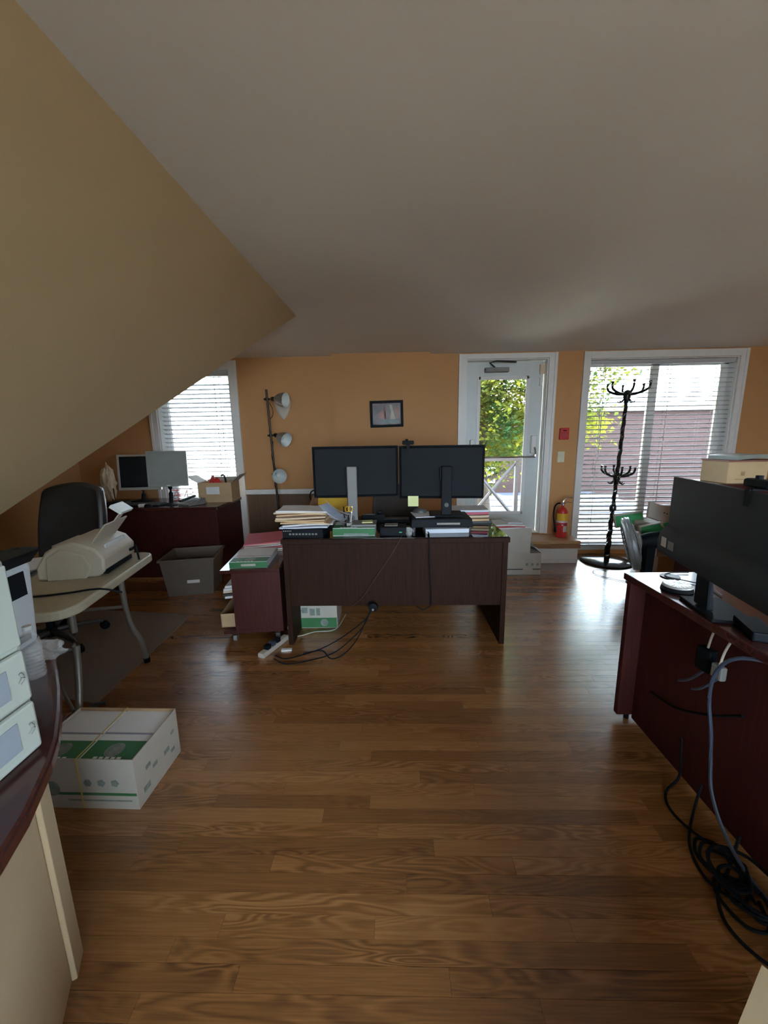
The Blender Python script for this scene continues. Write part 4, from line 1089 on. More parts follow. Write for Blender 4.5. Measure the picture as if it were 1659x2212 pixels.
def box_device():
    t = thing('label_printer', 'black box shaped adapter with a green marking at the front of the centre desk', 'adapter', (.0, 2.585, ZD), R(-2))
    MB().box(-.09, .09, -.065, .065, 0, .062).build('case', M_BLACK, t, bevel=.008)
    MB().box(-.06, .03, -.03, .05, .0625, .068).build('cover', M_GREY, t, bevel=.002)
    MB().box(.04, .06, -.0662, -.0655, .025, .032).build('green_mark', M_BRGREEN, t)
box_device()
o = MB().slab(.30, .20, .028, n=3).build('paper_pad', M_PAPERB, loc=(.37, 2.70, ZD), rz=R(2)); tag(o, 'pale paper pad lying under the black riser on the centre desk', 'paper')
for i in range(5):
    m_ = [M_DKGREY, M_MANILA, M_MANILA2, M_PINK, M_PAPERB][i]
    o = MB().slab(.29, .24, .016, n=5, bend=lambda u, v: .008 * (u + .2) ** 2 + .004 * math.sin(4 * v + i)).build('document', m_, loc=(.60 + random.uniform(-.012, .012), 3.02 + random.uniform(-.01, .01), ZD + .0005 + i * .0205), rz=R(random.uniform(-5, 5)))
    tag(o, f'{["lowest dark", "second, tan", "third, cream", "fourth, pink", "topmost white"][i]} folder in the pile at the back right of the centre desk', 'folder', 'folder pile at the back right of the desk')
o = box(-.038, .038, -.0006, .0006, 0, .076).build('sticky_note', M_NOTE, loc=(.146, 2.766, .9365), rz=R(-4)); tag(o, 'yellow sticky note hanging from the bottom edge of the centre monitors', 'sticky note')
def file_tray():
    t = thing('wooden_tray', 'brown wooden letter tray at the back left of the centre desk', 'tray', (-.52, 3.07, ZD), R(-4))
    W, D = .32, .26
    MB().box(-W / 2, W / 2, -D / 2, D / 2, 0, .012).build('bottom', M_WOODM, t)
    for s in (-1, 1): MB().hexa([(s * W / 2 - .008, -D / 2, .0125), (s * W / 2 + .008, -D / 2, .0125), (s * W / 2 + .008, D / 2, .0125), (s * W / 2 - .008, D / 2, .0125)], [(s * W / 2 - .008, -D / 2, .05), (s * W / 2 + .008, -D / 2, .05), (s * W / 2 + .008, D / 2, .19), (s * W / 2 - .008, D / 2, .19)]).build('side', M_WOODM, t)
    MB().box(-W / 2 + .009, W / 2 - .009, D / 2 - .015, D / 2, .0125, .19).build('rear', M_WOODM, t)
    o = MB().box(-.12, .13, -.012, .012, 0, .16, Mt((-.51, 3.135, ZD + .014), (R(-12), 0, R(-4)))).build('envelope_bundle', M_YELLOW, bevel=.004); tag(o, 'yellow envelopes standing in the wooden tray on the centre desk', 'envelope')
    o = MB().slab(.26, .10, .05, n=3).build('dark_notebook', M_DKGREY, loc=(-.52, 3.01, ZD + .013), rz=R(-4)); tag(o, 'dark notebooks in the front of the wooden tray', 'notebook')
file_tray()

# --- floor lamp
def floor_lamp():
    t = thing('floor_lamp', 'floor lamp with three steel bell shades by the back wall left of the centre desk', 'lamp', (-1.30, 4.34, 0), rot=(R(1.5), R(-1.6), 0))
    MB().cyl((0, 0, 0), (0, 0, .018), .14, n=36).build('base', M_DKMETAL, t, bevel=.004)
    MB().cyl((0, 0, .018), (0, 0, 1.97), .012, n=12).build('pole', M_DKMETAL, t, smooth=True)
    for k, (z, d, off) in enumerate(((1.87, (.93, -.28, -.14), .06), (1.485, (.82, -.45, -.34), .055), (1.055, (.45, -.88, -.06), .02))):
        d = Vector(d).normalized(); side = Vector((1, -.15, 0)).normalized() * off
        p = Vector((0, 0, z)) + side
        c = MB().cyl((-.035, 0, z), (.03, 0, z), .010, n=10).cyl((-.016, 0, z - .018), (-.016, 0, z + .018), .004, n=6).build('clamp', M_DKMETAL, t, smooth=True)
        q = d.to_track_quat('Z', 'Y').to_matrix().to_4x4(); M = Matrix.Translation(p) @ q
        sh = MB().lathe([(.022, .03), (.045, .055), (.062, .085), (.074, .13), (.080, .165), (.078, .165), (.072, .13), (.060, .087), (.043, .058), (.020, .034)], 32, M).build('shade', [M_STEEL, M_WHITEP], t, smooth=True)
        # inside of the bell is white
        n = 32; mi = []
        for j in range(9): mi += [1 if j >= 4 else 0] * n
        sh.data.polygons.foreach_set('material_index', mi)
        MB().lathe([(0, -.012), (.02, -.01), (.024, .0), (.024, .034), (.0, .034)], 20, M).build('socket', M_DKMETAL, sh, smooth=True)
        MB().lathe([(.0, .036), (.012, .038), (.014, .055), (.024, .075), (.026, .09), (.018, .108), (0, .114)], 18, M).build('bulb', M_WHITEP, sh, smooth=True)
    MB().tube([(.02, 0, 1.83), (.05, -.01, 1.76), (.045, 0, 1.70), (.012, 0, 1.66)], .003).build('cord', M_BLACK, t, smooth=True)
    MB().tube([(.014, -.01, 1.42 - .06 * k + (0)) if False else (.014 * math.cos(k * 1.1), .014 * math.sin(k * 1.1), 1.42 - .055 * k) for k in range(25)], .004, n=6).build('wrapped_cord', M_BLACK, t, smooth=True)
floor_lamp()
def sconce():
    t = thing('wall_sconce', 'white half bowl wall sconce behind the top lamp shade', 'wall lamp', (-1.27, YB - .0005, 1.665))
    m = MB(); vs_ = []; N, K = 16, 10
    for j in range(K + 1):
        v = j / K; r = math.sin((v * .5 + .0) * PI) ** .65
        for i in range(N + 1):
            a = PI * i / N; vs_.append((.098 * r * math.cos(a), -.085 * r * math.sin(a), .22 * v))
    fs = [(j * (N + 1) + i, j * (N + 1) + i + 1, (j + 1) * (N + 1) + i + 1, (j + 1) * (N + 1) + i) for j in range(K) for i in range(N)]
    m._add(vs_, fs); m.build('bowl', mat('white_ceramic', (.68, .62, .55), .4, var=.02), t, smooth=True)
    MB().box(-.05, .05, -.02, 0, .06, .18).build('back_plate', M_TRIM, t)
sconce()

# --- picture
def picture():
    t = thing('framed_picture', 'small dark framed picture hanging slightly crooked on the orange wall', 'picture', (-.062, YB - .0705, 1.705), rot=(0, R(-.9), 0))
    w_, h = .19, .148; f = .03
    m = MB().box(-w_, w_, -.02, 0, -h, -h + f).box(-w_, w_, -.02, 0, h - f, h).box(-w_, -w_ + f, -.02, 0, -h + f, h - f).box(w_ - f, w_, -.02, 0, -h + f, h - f)
    m.build('frame', M_BLACK, t, bevel=.003)
    c = MB().box(-w_ + f, w_ - f, -.010, -.004, -h + f, h - f).build('picture_print', mat('dark_maroon_print', (.07, .028, .028), .35, var=.7, vscale=9), t)
    def blob(pts, m_, n, y=-.0106):
        k = MB(); k._add([(x, y, z) for x, z in pts], [tuple(range(len(pts)))]); k.build(n, m_, c)
    blob([(-.10, -.04), (-.02, -.06), (-.01, .02), (-.05, .04), (-.11, -.005)], mat('rust_print', (.30, .085, .05), .4, var=.4, vscale=20), 'rust_patch')
    blob([(-.03, -.05), (-.005, -.05), (-.002, .10), (-.022, .10)], mat('pale_tan_print', (.40, .26, .21), .4, var=.2, vscale=20), 'pale_streak')
    blob([(.04, -.06), (.10, -.06), (.08, .02), (.06, .10), (.035, .10), (.05, .02)], mat('pale_cream_print', (.42, .36, .26), .4, var=.2, vscale=20), 'pale_streak')
    blob([(.105, -.05), (.145, -.06), (.14, .09), (.095, .08)], mat('brown_print', (.22, .075, .03), .4, var=.4, vscale=20), 'brown_patch')
    blob([(-.09, -.10), (.14, -.105), (.14, -.07), (.0, -.06), (-.09, -.085)], mat('teal_print', (.06, .075, .07), .4, var=.4, vscale=30), 'dark_foreground')
    MB().box(-w_ + f, w_ - f, -.0135, -.0125, -h + f, h - f).build('glass', glass_mat('picture_glass', (.98, .98, .98), .03), t)
picture()
# --- switch plate and fire alarm
def pull():
    t = thing('fire_alarm_box', 'red fire alarm pull box on the wall right of the door', 'fire alarm', (1.985, YB - .0005, 1.45))
    MB().box(-.05, .05, -.045, 0, -.065, .065).build('case', M_RED, t, bevel=.006)
    MB().box(-.032, .032, -.052, -.0455, -.045, .015).build('pull_handle', mat('dull_red_plastic', (.42, .04, .05), .5), t, bevel=.003)
    MB().box(-.02, .02, -.0465, -.0455, .03, .042).build('dark_mark', M_BLACK, t)
    t = thing('switch_plate', 'cream blank switch plate under the fire alarm', 'switch', (1.975, YB - .0005, 1.185))
    MB().box(-.04, .04, -.008, 0, -.062, .062).build('plate', mat('cream_plate', (.62, .58, .42), .5), t, bevel=.003)
    for z in (-.042, .042): MB().cyl((0, -.0095, z), (0, -.008, z), .004, n=8).build('screw', M_SILVER, t)
pull()
# --- fire extinguisher
def extinguisher():
    t = thing('fire_extinguisher', 'red fire extinguisher with yellow label on the step by the door', 'fire extinguisher', (1.965, 4.43, .2625))
    MB().lathe([(0, 0), (.055, 0), (.060, .012), (.060, .29), (.055, .315), (.035, .345), (.018, .355), (.018, .375), (0, .375)], 28).build('cylinder', M_RED, t, smooth=True)
    MB().lathe([(.0608, .20), (.0608, .285)], 28).build('yellow_label', M_YELLOW, t, smooth=True)
    MB().lathe([(.0606, .178), (.0606, .198)], 28).build('white_label', M_PAPER, t, smooth=True)
    MB().lathe([(.0612, .150), (.0612, .156)], 28).build('band', M_CHROME, t, smooth=True)
    m = MB(); n = 8
    vs_ = [(.0609 * math.cos(a), .0609 * math.sin(a), z) for z in (.07, .14) for a in [R(-95 + 10 * k) for k in range(n + 1)]]
    m._add(vs_, [(i, i + 1, n + 2 + i, n + 1 + i) for i in range(n)]); m.build('instruction_label', M_CARTON, t, smooth=True)
    v = MB().cyl((0, 0, .375), (0, 0, .41), .016, n=12).cyl((-.03, 0, .40), (.02, 0, .40), .010, n=10).build('valve', M_CHROME, t, smooth=True)
    MB().tube([(0, 0, .41), (.02, 0, .445), (.06, 0, .465), (.10, 0, .462)], .007).build('top_lever', M_CHROME, v, smooth=True)
    MB().tube([(.015, 0, .40), (.05, 0, .415), (.10, 0, .405)], .006).build('carry_handle', M_CHROME, v, smooth=True)
    MB().tube([(-.03, 0, .40), (-.07, -.01, .395), (-.098, -.01, .35), (-.10, -.005, .25), (-.085, 0, .17), (-.075, 0, .11)], .009).build('hose', M_BLACK, t, smooth=True)
    MB().cyl((-.075, 0, .12), (-.073, 0, .06), .010, .014, n=10).build('nozzle', M_BLACK, t, smooth=True)
extinguisher()
# --- coat stand
def coat_stand():
    t = thing('coat_stand', 'dark twisted metal coat stand with round base before the large window', 'coat stand', (2.44, 4.29, 0), rot=(0, R(1.7), 0))
    dm = mat('black_glossy_enamel', (.014, .013, .014), .14, var=.1)
    MB().lathe([(0, 0), (.27, 0), (.275, .008), (.26, .020), (.10, .026), (.04, .034), (0, .034)], 48).build('base', dm, t, smooth=True)
    m = MB(); N = 6; seg = 90; vs_ = []
    for j in range(seg + 1):
        v = j / seg; z = .034 + v * 1.84; r = .030 - .013 * min(1, v * 1.7) if v < .35 else .022 - .004 * v
        for i in range(N):
            a = 2 * PI * i / N + v * 26; vs_.append((r * math.cos(a) * (1.12 if i % 2 else .92), r * math.sin(a) * (1.12 if i % 2 else .92), z))
    m._add(vs_, [(j * N + i, j * N + (i + 1) % N, (j + 1) * N + (i + 1) % N, (j + 1) * N + i) for j in range(seg) for i in range(N)])
    m.build('twisted_pole', dm, t)
    MB().lathe([(.0, .60), (.034, .60), (.036, .63), (.028, .66), (0, .66)], 16).build('collar', dm, t, smooth=True)
    for z, rr, h, nn in ((1.84, .20, .13, 6), (.97, .165, .12, 6)):
        c = MB().lathe([(0, z - .08), (.018, z - .08), (.036, z - .02), (.038, z + .03), (.02, z + .05), (0, z + .055)], 20).build('hook_collar', dm, t, smooth=True)
        for k in range(nn):
            a = 2 * PI * k / nn + .25; ca, sa = math.cos(a), math.sin(a)
            MB().tube([(ca * .03, sa * .03, z + .01), (ca * rr * .55, sa * rr * .55, z + .02), (ca * rr * .92, sa * rr * .92, z + .055), (ca * rr, sa * rr, z + .10), (ca * rr * .97, sa * rr * .97, z + h)], [.014, .013, .011, .011, .014], n=8).build('coat_hook', dm, c, smooth=True)
            MB().tube([(ca * .03, sa * .03, z - .04), (ca * .06, sa * .06, z - .075), (ca * .085, sa * .085, z - .06)], .006, n=6).build('small_hook', dm, c, smooth=True)
coat_stand()
# --- pedestal fan
def fan():
    t = thing('floor_fan', 'grey round floor fan with black motor seen from the side before the cartons', 'fan', (2.44, 3.60, 0))
    MB().lathe([(0, 0), (.16, 0), (.16, .012), (.05, .03), (.0, .032)], 36).build('base', M_BLACK, t, smooth=True)
    MB().hexa([(-.035, -.04, .03), (.035, -.04, .03), (.035, .04, .03), (-.035, .04, .03)], [(-.045, -.045, .42), (.04, -.045, .42), (.04, .045, .42), (-.045, .045, .42)]).build('column', M_BLACK, t, bevel=.01)
    ax = Vector((-.84, .40, -.26)).normalized(); C = Vector((0, 0, .43))
    M = Matrix.Translation(C) @ ax.to_track_quat('Z', 'Y').to_matrix().to_4x4()
    MB().lathe([(0, -.14), (.055, -.135), (.075, -.10), (.08, .0), (.07, .06), (0, .06)], 28, M).build('motor_housing', M_BLACK, t, smooth=True)
    gm = mat('grey_fan_cage', (.30, .33, .35), .35, metal=.3)
    m = MB()
    for r, z in ((.25, .13), (.255, .155), (.25, .18)):
        m.tube([M @ Vector((r * math.cos(a * PI / 20), r * math.sin(a * PI / 20), z)) for a in range(41)], .007, n=6, smooth=0)
    for r, z in ((.10, .21), (.18, .20), (.10, .09), (.18, .105)):
        m.tube([M @ Vector((r * math.cos(a * PI / 16), r * math.sin(a * PI / 16), z)) for a in range(33)], .003, n=5, smooth=0)
    m.build('guard_ring', gm, t, smooth=True)
    g = MB()
    for k in range(40):
        a = 2 * PI * k / 40; c, s = math.cos(a), math.sin(a)
        for sg in (1, -1): g.tube([M @ Vector((.04 * c, .04 * s, .155 + sg * .06)), M @ Vector((.16 * c, .16 * s, .155 + sg * .055)), M @ Vector((.25 * c, .25 * s, .155 + sg * .02))], .0026, n=4, smooth=0)
    stuff(g.build('guard_wires', gm, t))
    MB().lathe([(.215, .115), (.253, .125), (.257, .155), (.253, .185), (.215, .195)], 40, M).build('shroud', gm, t, smooth=True)
    for k in range(3):
        a = 2 * PI * k / 3; b = MB(); vs_ = []
        for j in range(7):
            rr = .03 + .19 * j / 6
            for s in (-1, 1):
                q = a + s * .42 * math.sin(PI * (.2 + .7 * j / 6)); vs_.append(M @ Vector((rr * math.cos(q), rr * math.sin(q), .155 + s * .025)))
        b._add(vs_, [(2 * j, 2 * j + 1, 2 * j + 3, 2 * j + 2) for j in range(6)]); b.build('blade', M_GREY, t, smooth=True)
fan()
# --- cartons behind the fan
carton('brown cardboard box with dark hand slot, lowest in the pile right of the fan', (2.93, 3.98, 0), R(-3), .46, .36, .20, M_KRAFT, decals=[(.04, .14, .12, .135, M_BLACK, 'hand_slot')])
carton('greyish white carton in the middle of the pile right of the fan', (2.90, 3.99, .2005), R(-4), .40, .32, .20, mat('grey_carton', (.42, .40, .36), .75))
carton('small white carton turned on top of the grey carton right of the fan', (2.77, 4.10, .401), R(20), .26, .18, .12, decals=[(-.125, .125, .01, .11, M_BRGREEN, 'green_band')])
t = carton('green and white ream box leaning highest behind the fan, near the window', (2.60, 4.19, .44), R(-14), .28, .05, .15, decals=[(-.13, .13, .015, .135, M_BRGREEN, 'green_band')]); t.rotation_euler = (0, R(-12), R(-14))
t = carton('second green and white ream box lying below the paper bag behind the fan', (2.72, 3.93, .43), R(-10), .30, .05, .10, decals=[(-.14, .14, .01, .09, M_BRGREEN, 'green_band')]); t.rotation_euler = (0, R(-14), R(-10))
def bag():
    t = thing('paper_bag', 'white paper shopping bag with rope handles lying upside down on the cartons', 'bag', (2.735, 3.85, .60), rot=(R(-18), R(14), R(-3)))
    MB().slab(.36, .03, .16, n=6, bend=lambda u, v: .006 * math.sin(9 * u), M=Mt((0, 0, -.04))).build('body', mat('off_white_bag', (.58, .55, .50), .75, var=.06, vscale=8), t)
    MB().box(-.18, .18, -.0165, -.0158, .095, .102).build('fold_line', M_MANILA2, t)
    m = MB()
    for k, x in enumerate((-.03, .0, .05, .085, .12)): m.box(x - .007, x + .007, -.0225, -.0215, .035 - .004 * k, .047 - .004 * k)
    m.build('printed_mark_row', M_DKGREY, t)
    MB().tube([(-.02, 0, -.04), (-.015, -.01, -.09), (.05, -.012, -.12), (.11, -.01, -.09), (.12, 0, -.04)], .005).build('rope_handle', M_MANILA2, t, smooth=True)
    MB().tube([(-.03, .01, -.04), (-.025, 0, -.085), (.04, 0, -.11), (.10, .0, -.085), (.11, .01, -.04)], .005).build('rope_handle', M_MANILA2, t, smooth=True)
bag()
# --- kraft box on the bookcase
carton('light brown cardboard box on top of the bookcase at the right edge', (2.72, 3.14, 1.0425), R(0), .30, .26, .165, mat('pale_kraft', (.62, .44, .25), .8, var=.05), decals=[(-.05, -.02, .06, .09, M_KRAFT, 'printed_mark'), (-.09, .0, .028, .034, M_KRAFT, 'printed_mark')])
o = MB().slab(.34, .28, .012, n=4).build('red_book', mat('brown_red_cover', (.30, .13, .10), .6), loc=(2.74, 3.14, 1.208), rz=R(-2)); tag(o, 'thin brown red book lying on the light brown box', 'book')
o = MB().slab(.36, .26, .03, n=5, bend=lambda u, v: .05 * (.25 - u * u)).build('clear_folder', mat('grey_green_plastic_sleeve', (.30, .33, .29), .35), loc=(2.80, 3.15, 1.2205), rz=R(5)); tag(o, 'grey green plastic sleeve on top of the light brown box', 'folder')

# ================================================================== CABLES, FLOOR CLUTTER
def cable(name, label, pts, r, m_, cat='cable', parent=None):
    o = MB().tube(pts, r, n=7, smooth=5).build(name, m_, parent, smooth=True)
    if not parent: tag(o, label, cat)
    return o
def strip():
    t = thing('power_strip', 'white power strip with plugs lying on the floor before the low bookcase', 'power strip', (-.84, 2.44, 0), R(-22))
    MB().box(-.025, .025, -.14, .14, 0.0005, .035).build('housing', M_DIRTW, t, bevel=.008)
    for k, y in enumerate((-.07, -.02, .03)): MB().box(-.018, .022, y - .018, y + .018, .0355, .065).build('plug', [M_BLACK, M_BLUEC, M_BLACK][k], t, bevel=.004)
    MB().tube([(0, .14, .018), (.0, .18, .03), (-.04, .21, .05), (-.03, .25, .09)], .005).build('supply_cord', M_DIRTW, t, smooth=True)
strip()
o = box(-.035, .035, -.012, .012, 0.0005, .012).build('tag', M_PAPER, loc=(-.745, 2.41, 0), rz=R(8)); tag(o, 'small white tag on the floor beside the power strip', 'tag')
cable('hanging_cable', 'thin tan cord hanging diagonally down the front of the centre desk', [(.055, 2.50, ZD + .012), (.045, 2.466, .77), (-.02, 2.462, .66), (-.14, 2.462, .48), (-.22, 2.462, .36), (-.30, 2.465, .29), (-.36, 2.50, .20)], .0018, mat('brown_cord', (.07, .04, .022), .6))
cable('hanging_cable', 'black cord looping below the right half of the centre desk panel', [(.24, 2.62, ZD + .006), (.235, 2.467, .78), (.24, 2.462, .55), (.25, 2.463, .33), (.23, 2.468, .285), (.19, 2.475, .268), (.155, 2.49, .285)], .004, M_BLACK)
def hub():
    t = thing('cable_hub', 'small black cable hub hanging at the lower edge of the centre desk panel', 'cable hub', (-.145, 2.452, .30))
    MB().lathe([(0, -.022), (.03, -.018), (.036, 0), (.03, .018), (0, .022)], 18, Mt((0, 0, 0), (R(90), 0, 0))).build('spool', M_BLACK, t, smooth=True)
    MB().cyl((.0, -.025, -.01), (0, -.03, -.01), .008, n=10).build('metal_end', M_GREY, t)
hub()
for k, (pts, lab) in enumerate([
    ([(-.15, 2.46, .29), (-.20, 2.47, .20), (-.34, 2.48, .08), (-.48, 2.44, .012), (-.60, 2.36, .006), (-.72, 2.30, .006), (-.80, 2.33, .012)], 'upper black cable sagging from the hub to the power strip'),
    ([(-.16, 2.46, .285), (-.22, 2.45, .15), (-.36, 2.40, .03), (-.45, 2.34, .006), (-.56, 2.28, .006), (-.70, 2.24, .006), (-.80, 2.30, .006)], 'lower black cable sagging from the hub to the power strip'),
    ([(-.18, 2.50, .22), (-.26, 2.46, .06), (-.34, 2.36, .006), (-.42, 2.30, .006), (-.50, 2.40, .006), (-.62, 2.36, .006)], 'dark cable curled on the floor in front of the centre desk')]):
    cable('floor_cable', lab, pts, .0042, M_BLACK)
cable('floor_cable', 'pale cord running from the power strip under the centre desk', [(-.80, 2.58, .012), (-.70, 2.60, .006), (-.60, 2.66, .006), (-.45, 2.70, .006), (-.40, 2.95, .006)], .004, M_DIRTW)
cable('lamp_cord', 'black cord arching up beside the left centre monitor', [(-.66, 3.24, .80), (-.70, 3.25, .90), (-.70, 3.20, .97), (-.65, 3.10, 1.02), (-.56, 2.98, 1.04)], .006, M_BLACK)
cable('fan_cord', 'thin grey cord curling on the floor at the coat stand', [(2.30, 3.62, .006), (2.20, 3.72, .006), (2.10, 3.85, .006), (2.14, 3.98, .006), (2.28, 4.0, .006)], .0035, M_DKGREY)
cable('hanging_cable', 'thin dark cord across the far end of the right desk top', [(1.40, 1.77, .776), (1.30, 1.765, .776), (1.26, 1.72, .776), (1.31, 1.66, .776), (1.35, 1.60, .776), (1.33, 1.50, .776)], .0025, M_DKGREY)
# right desk cables
cable('thick_cable', 'long blue grey cable hanging from the right desk down to the floor', [(1.16, 1.08, .735), (1.10, 1.15, .71), (1.085, 1.20, .63), (1.09, 1.215, .52), (1.10, 1.20, .40), (1.105, 1.19, .30), (1.10, 1.16, .19), (1.105, 1.09, .09), (1.12, 1.0, .03), (1.15, .90, .012), (1.20, .75, .012)], .006, M_BLUEC)
def adapter(label, loc, rot, m_, s):
    t = thing('power_adapter', label, 'power adapter', loc, rot=rot)
    MB().box(-s[0], s[0], -s[1], s[1], -s[2], s[2]).build('case', m_, t, bevel=.006)
    MB().tube([(0, 0, s[2]), (.01, 0, s[2] + .05), (.03, .0, s[2] + .10)], .004).build('cord', M_DIRTW, t, smooth=True)
    MB().tube([(0, 0, -s[2]), (-.01, .03, -s[2] - .05), (0, .07, -s[2] - .09), (.0, .10, -s[2] - .11)], .005).build('plug_cord', M_BLUEC, t, smooth=True)
adapter('round grey adapter hanging in front of the right desk', (1.135, 1.245, .60), (0, 0, 0), M_GREY, (.012, .022, .026))
adapter('black adapter hanging left of the grey one before the right desk', (1.155, 1.325, .60), (0, 0, R(6)), M_BLACK, (.018, .028, .045))
for k, (pts, lab) in enumerate([
    ([(1.17, 1.40, .20), (1.15, 1.36, .06), (1.09, 1.34, .006), (1.05, 1.26, .006), (1.08, 1.16, .006), (1.15, 1.10, .006)], 'black cable looping out on the floor at the foot of the right desk, farthest loop'),
    ([(1.17, 1.28, .10), (1.10, 1.22, .006), (1.02, 1.12, .006), (1.0, 1.02, .006), (1.06, .96, .006), (1.14, 1.02, .006)], 'black cable looping on the floor before the right desk, middle loop'),
    ([(1.16, 1.10, .08), (1.08, 1.04, .012), (1.0, .98, .012), (.96, .90, .012), (.99, .82, .012), (1.06, .78, .012)], 'black cable looping on the floor before the right desk, nearest loop'),
    ([(1.185, 1.62, .25), (1.17, 1.45, .30), (1.16, 1.28, .40), (1.15, 1.15, .50)], 'thin black cord sagging along the red front of the right desk')]):
    cable('floor_cable', lab, pts, .005, M_BLACK)
def tangle():
    m = MB(); rr = random.Random(4)
    for k in range(7):
        c = Vector((1.06 + rr.uniform(-.03, .03), 1.0 + rr.uniform(-.06, .06), 0)); r = rr.uniform(.04, .085)
        m.tube([(c.x + r * math.cos(a * .7) * rr.uniform(.8, 1.1), c.y + r * 1.3 * math.sin(a * .7), .008 + .010 * k * .6 + rr.uniform(0, .012)) for a in range(10)], .0055, n=6, smooth=4)
    tag(m.build('cable_tangle', M_BLACK, smooth=True), 'heap of tangled black cables on the floor at the foot of the right desk', 'cables')
tangle()
def small_clutter():
    # cord bundle on the floor behind the counter by the mat edge
    cable('floor_cable', 'short dark cable bundle with a white tie on the floor by the chair mat', [(-1.60, 1.86, .012), (-1.66, 1.83, .02), (-1.60, 1.80, .012), (-1.70, 1.77, .02), (-1.63, 1.74, .012), (-1.76, 1.72, .012)], .009, M_DKGREY)
    cable('cable_tie', 'thin white cable end sticking up behind the paper carton', [(-1.70, 1.70, .006), (-1.68, 1.68, .05), (-1.65, 1.69, .08), (-1.62, 1.72, .085)], .004, M_WHITEP)
small_clutter()

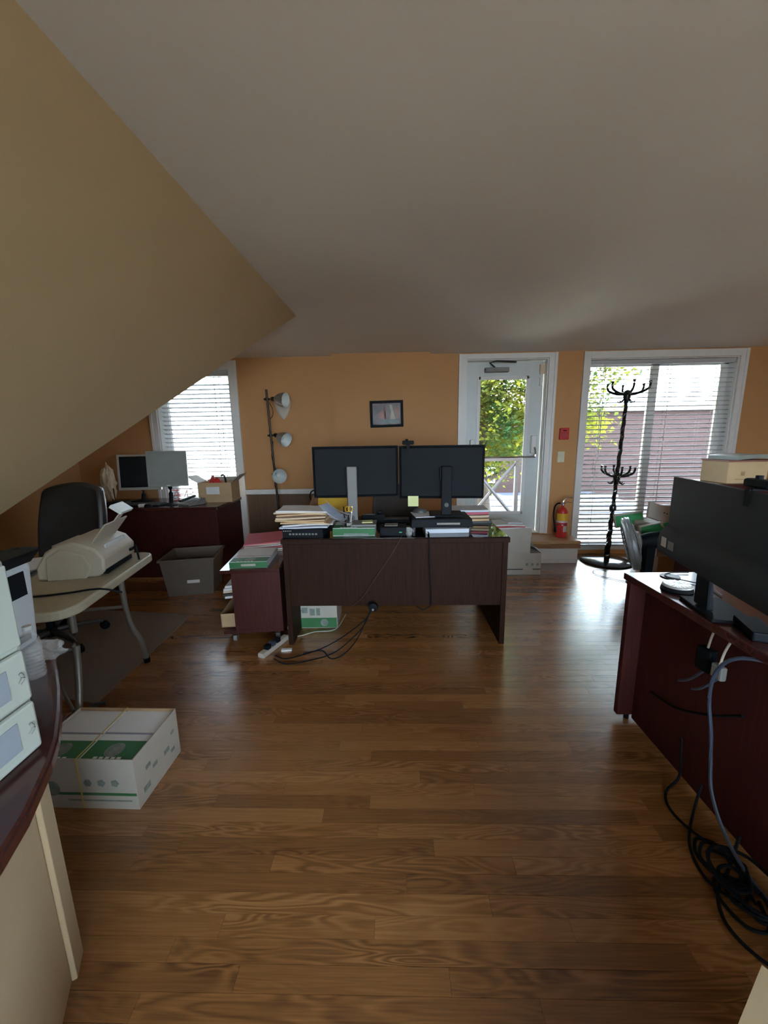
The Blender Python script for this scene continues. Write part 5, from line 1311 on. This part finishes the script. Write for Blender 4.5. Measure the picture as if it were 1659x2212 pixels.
# ================================================================== OUTSIDE
def outside():
    GZ = -3.6
    struct(box(-70, 80, -80, 90, GZ - .2, GZ).build('ground', M_CONC))
    # brick neighbour
    bx = thing('brick_building', 'red brick neighbouring building with flat roof seen through the blinds', 'building', (13, 14.5, GZ))
    bm_ = brick_mat()
    MB().box(-11, 14, 0, 6, 0, 5.85).build('wall', bm_, bx)
    MB().box(-11.15, 14.15, -.15, 6.15, 5.86, 6.05).build('parapet_cap', M_CONC, bx)
    x = -9.45
    wv = MB().box(x - .28, x + .28, -.06, -.002, 3.35, 4.35).build('window', M_GREY, bx)
    MB().box(x - .23, x + .23, -.075, -.0605, 3.80, 4.30).build('pane', M_SCREENG, wv)
    MB().box(x - .20, x + .20, -.38, -.0605, 3.38, 3.76).build('air_conditioner', M_TRIM, wv, bevel=.02)
    # low garage roof in front
    g = thing('garage', 'low dark garage with white roof edges seen through the door glass', 'building', (4.1, 11.0, GZ))
    MB().box(-1.6, 2.6, -1.2, 2.2, 0, 3.0).build('wall', M_GREY, g)
    MB().box(-1.75, 2.75, -1.35, 2.35, 3.01, 3.13).build('roof', mat('blue_grey_roofing', (.018, .026, .045), .8), g)
    for k, (y, z) in enumerate(((-1.37, 3.0), (-.3, 3.14), (.8, 3.14))): MB().box(-1.76, 2.76, y - .04, y + .04, z, z + .10).build('white_edge', M_TRIM, g)
    # pale flat roof, added to bounce sunlight up to the ceiling indoors
    wr = mat('bounce_roof_pale', (.60, .58, .55), .9, var=.06, vscale=1)
    for lab, x0, x1 in (('added pale flat roof bouncing daylight in through the large right window', 2.75, 11.0),):
        p = thing('bounce_roof', lab, 'roof', ((x0 + x1) / 2, 4.85, GZ)); h = (x1 - x0) / 2
        MB().box(-h, h, 0, 3.6, 0, 2.95).build('wall', M_GREY, p); MB().box(-h, h, 0, 3.7, 2.951, 3.05).build('bounce_surface', wr, p)
        MB().box(-h, h, 3.62, 3.72, 3.051, 3.12).build('roof_edge', M_TRIM, p)
    # fire stair landing with rail
    l_ = thing('stair_landing', 'grey steel stair landing with braced railing outside the glass door', 'railing', (1.55, 4.85, 0))
    sm = mat('grey_steel_paint', (.045, .055, .07), .5, metal=.2)
    MB().box(-1.1, .65, .0, 1.25, .10, .17).build('deck', sm, l_)
    for x in (-1.05, -.30, .38): MB().box(x - .03, x + .03, 1.16, 1.22, .171, 1.06).build('post', sm, l_)
    MB().box(-1.08, .64, 1.15, 1.23, 1.061, 1.11).build('top_rail', sm, l_)
    for a, b in (((-.27, 1.19, .25), (.34, 1.19, 1.02)), ((-.27, 1.17, .92), (.34, 1.17, .20)), ((-1.02, 1.19, .25), (-.33, 1.19, 1.02))): MB().tube([a, b], .028, n=6, smooth=0).build('brace', sm, l_)
    # tree
    def tree(label, c, rad, nleaf, seed, cols):
        rr = random.Random(seed); t = thing('tree', label, 'tree', (c[0], c[1], GZ), 0, 'trees outside')
        bk = mat('bark', (.03, .022, .016), .9, var=.3)
        tr = MB(); H = c[2] - GZ
        tr.tube([(0, 0, 0), (.05, 0, H * .4), (-.05, .05, H * .75), (0, 0, H * 1.1)], [.22, .18, .14, .08], n=10)
        for k in range(3):
            a = .6 + k * .9; z = H * (.62 + .045 * k); L = rad[0] * rr.uniform(.6, .95)
            tr.tube([(0, 0, z), (L * .5 * math.cos(a), L * .5 * math.sin(a), z + .3), (L * math.cos(a), L * math.sin(a), z + .45)], [.06, .04, .02], n=6)
        tr.build('trunk', bk, t, smooth=True)
        centers = []
        for k in range(80):
            while True:
                p = Vector((rr.uniform(-1, 1), rr.uniform(-1, 1), rr.uniform(-1, 1)))
                if p.length < 1: break
            centers.append(Vector((p.x * rad[0], p.y * rad[1], p.z * rad[2] + H)))
        vs_ = []; fs = []
        for k in range(nleaf):
            q = rr.choice(centers) + Vector((rr.gauss(0, .26), rr.gauss(0, .26), rr.gauss(0, .22)))
            s = rr.uniform(.026, .055); e = Euler((rr.uniform(-.9, .9), rr.uniform(-.9, .9), rr.uniform(0, 6.3))).to_matrix()
            b = len(vs_)
            for d in ((-1, 0, 0), (-.2, .75, .12), (1.1, 0, -.1), (-.2, -.75, .12)): vs_.append(q + e @ (Vector(d) * s))
            fs.append((b, b + 1, b + 2, b + 3))
        m = MB(); m._add(vs_, fs); stuff(m.build('foliage', leaf_mat('leaf_' + str(seed), *cols), t))
    tree('leafy green tree with yellowing leaves filling the door glass', (1.9, 8.2, 3.0), (2.5, 1.6, 2.4), 70000, 2, ((.035, .085, .032), (.23, .24, .03)))
outside()
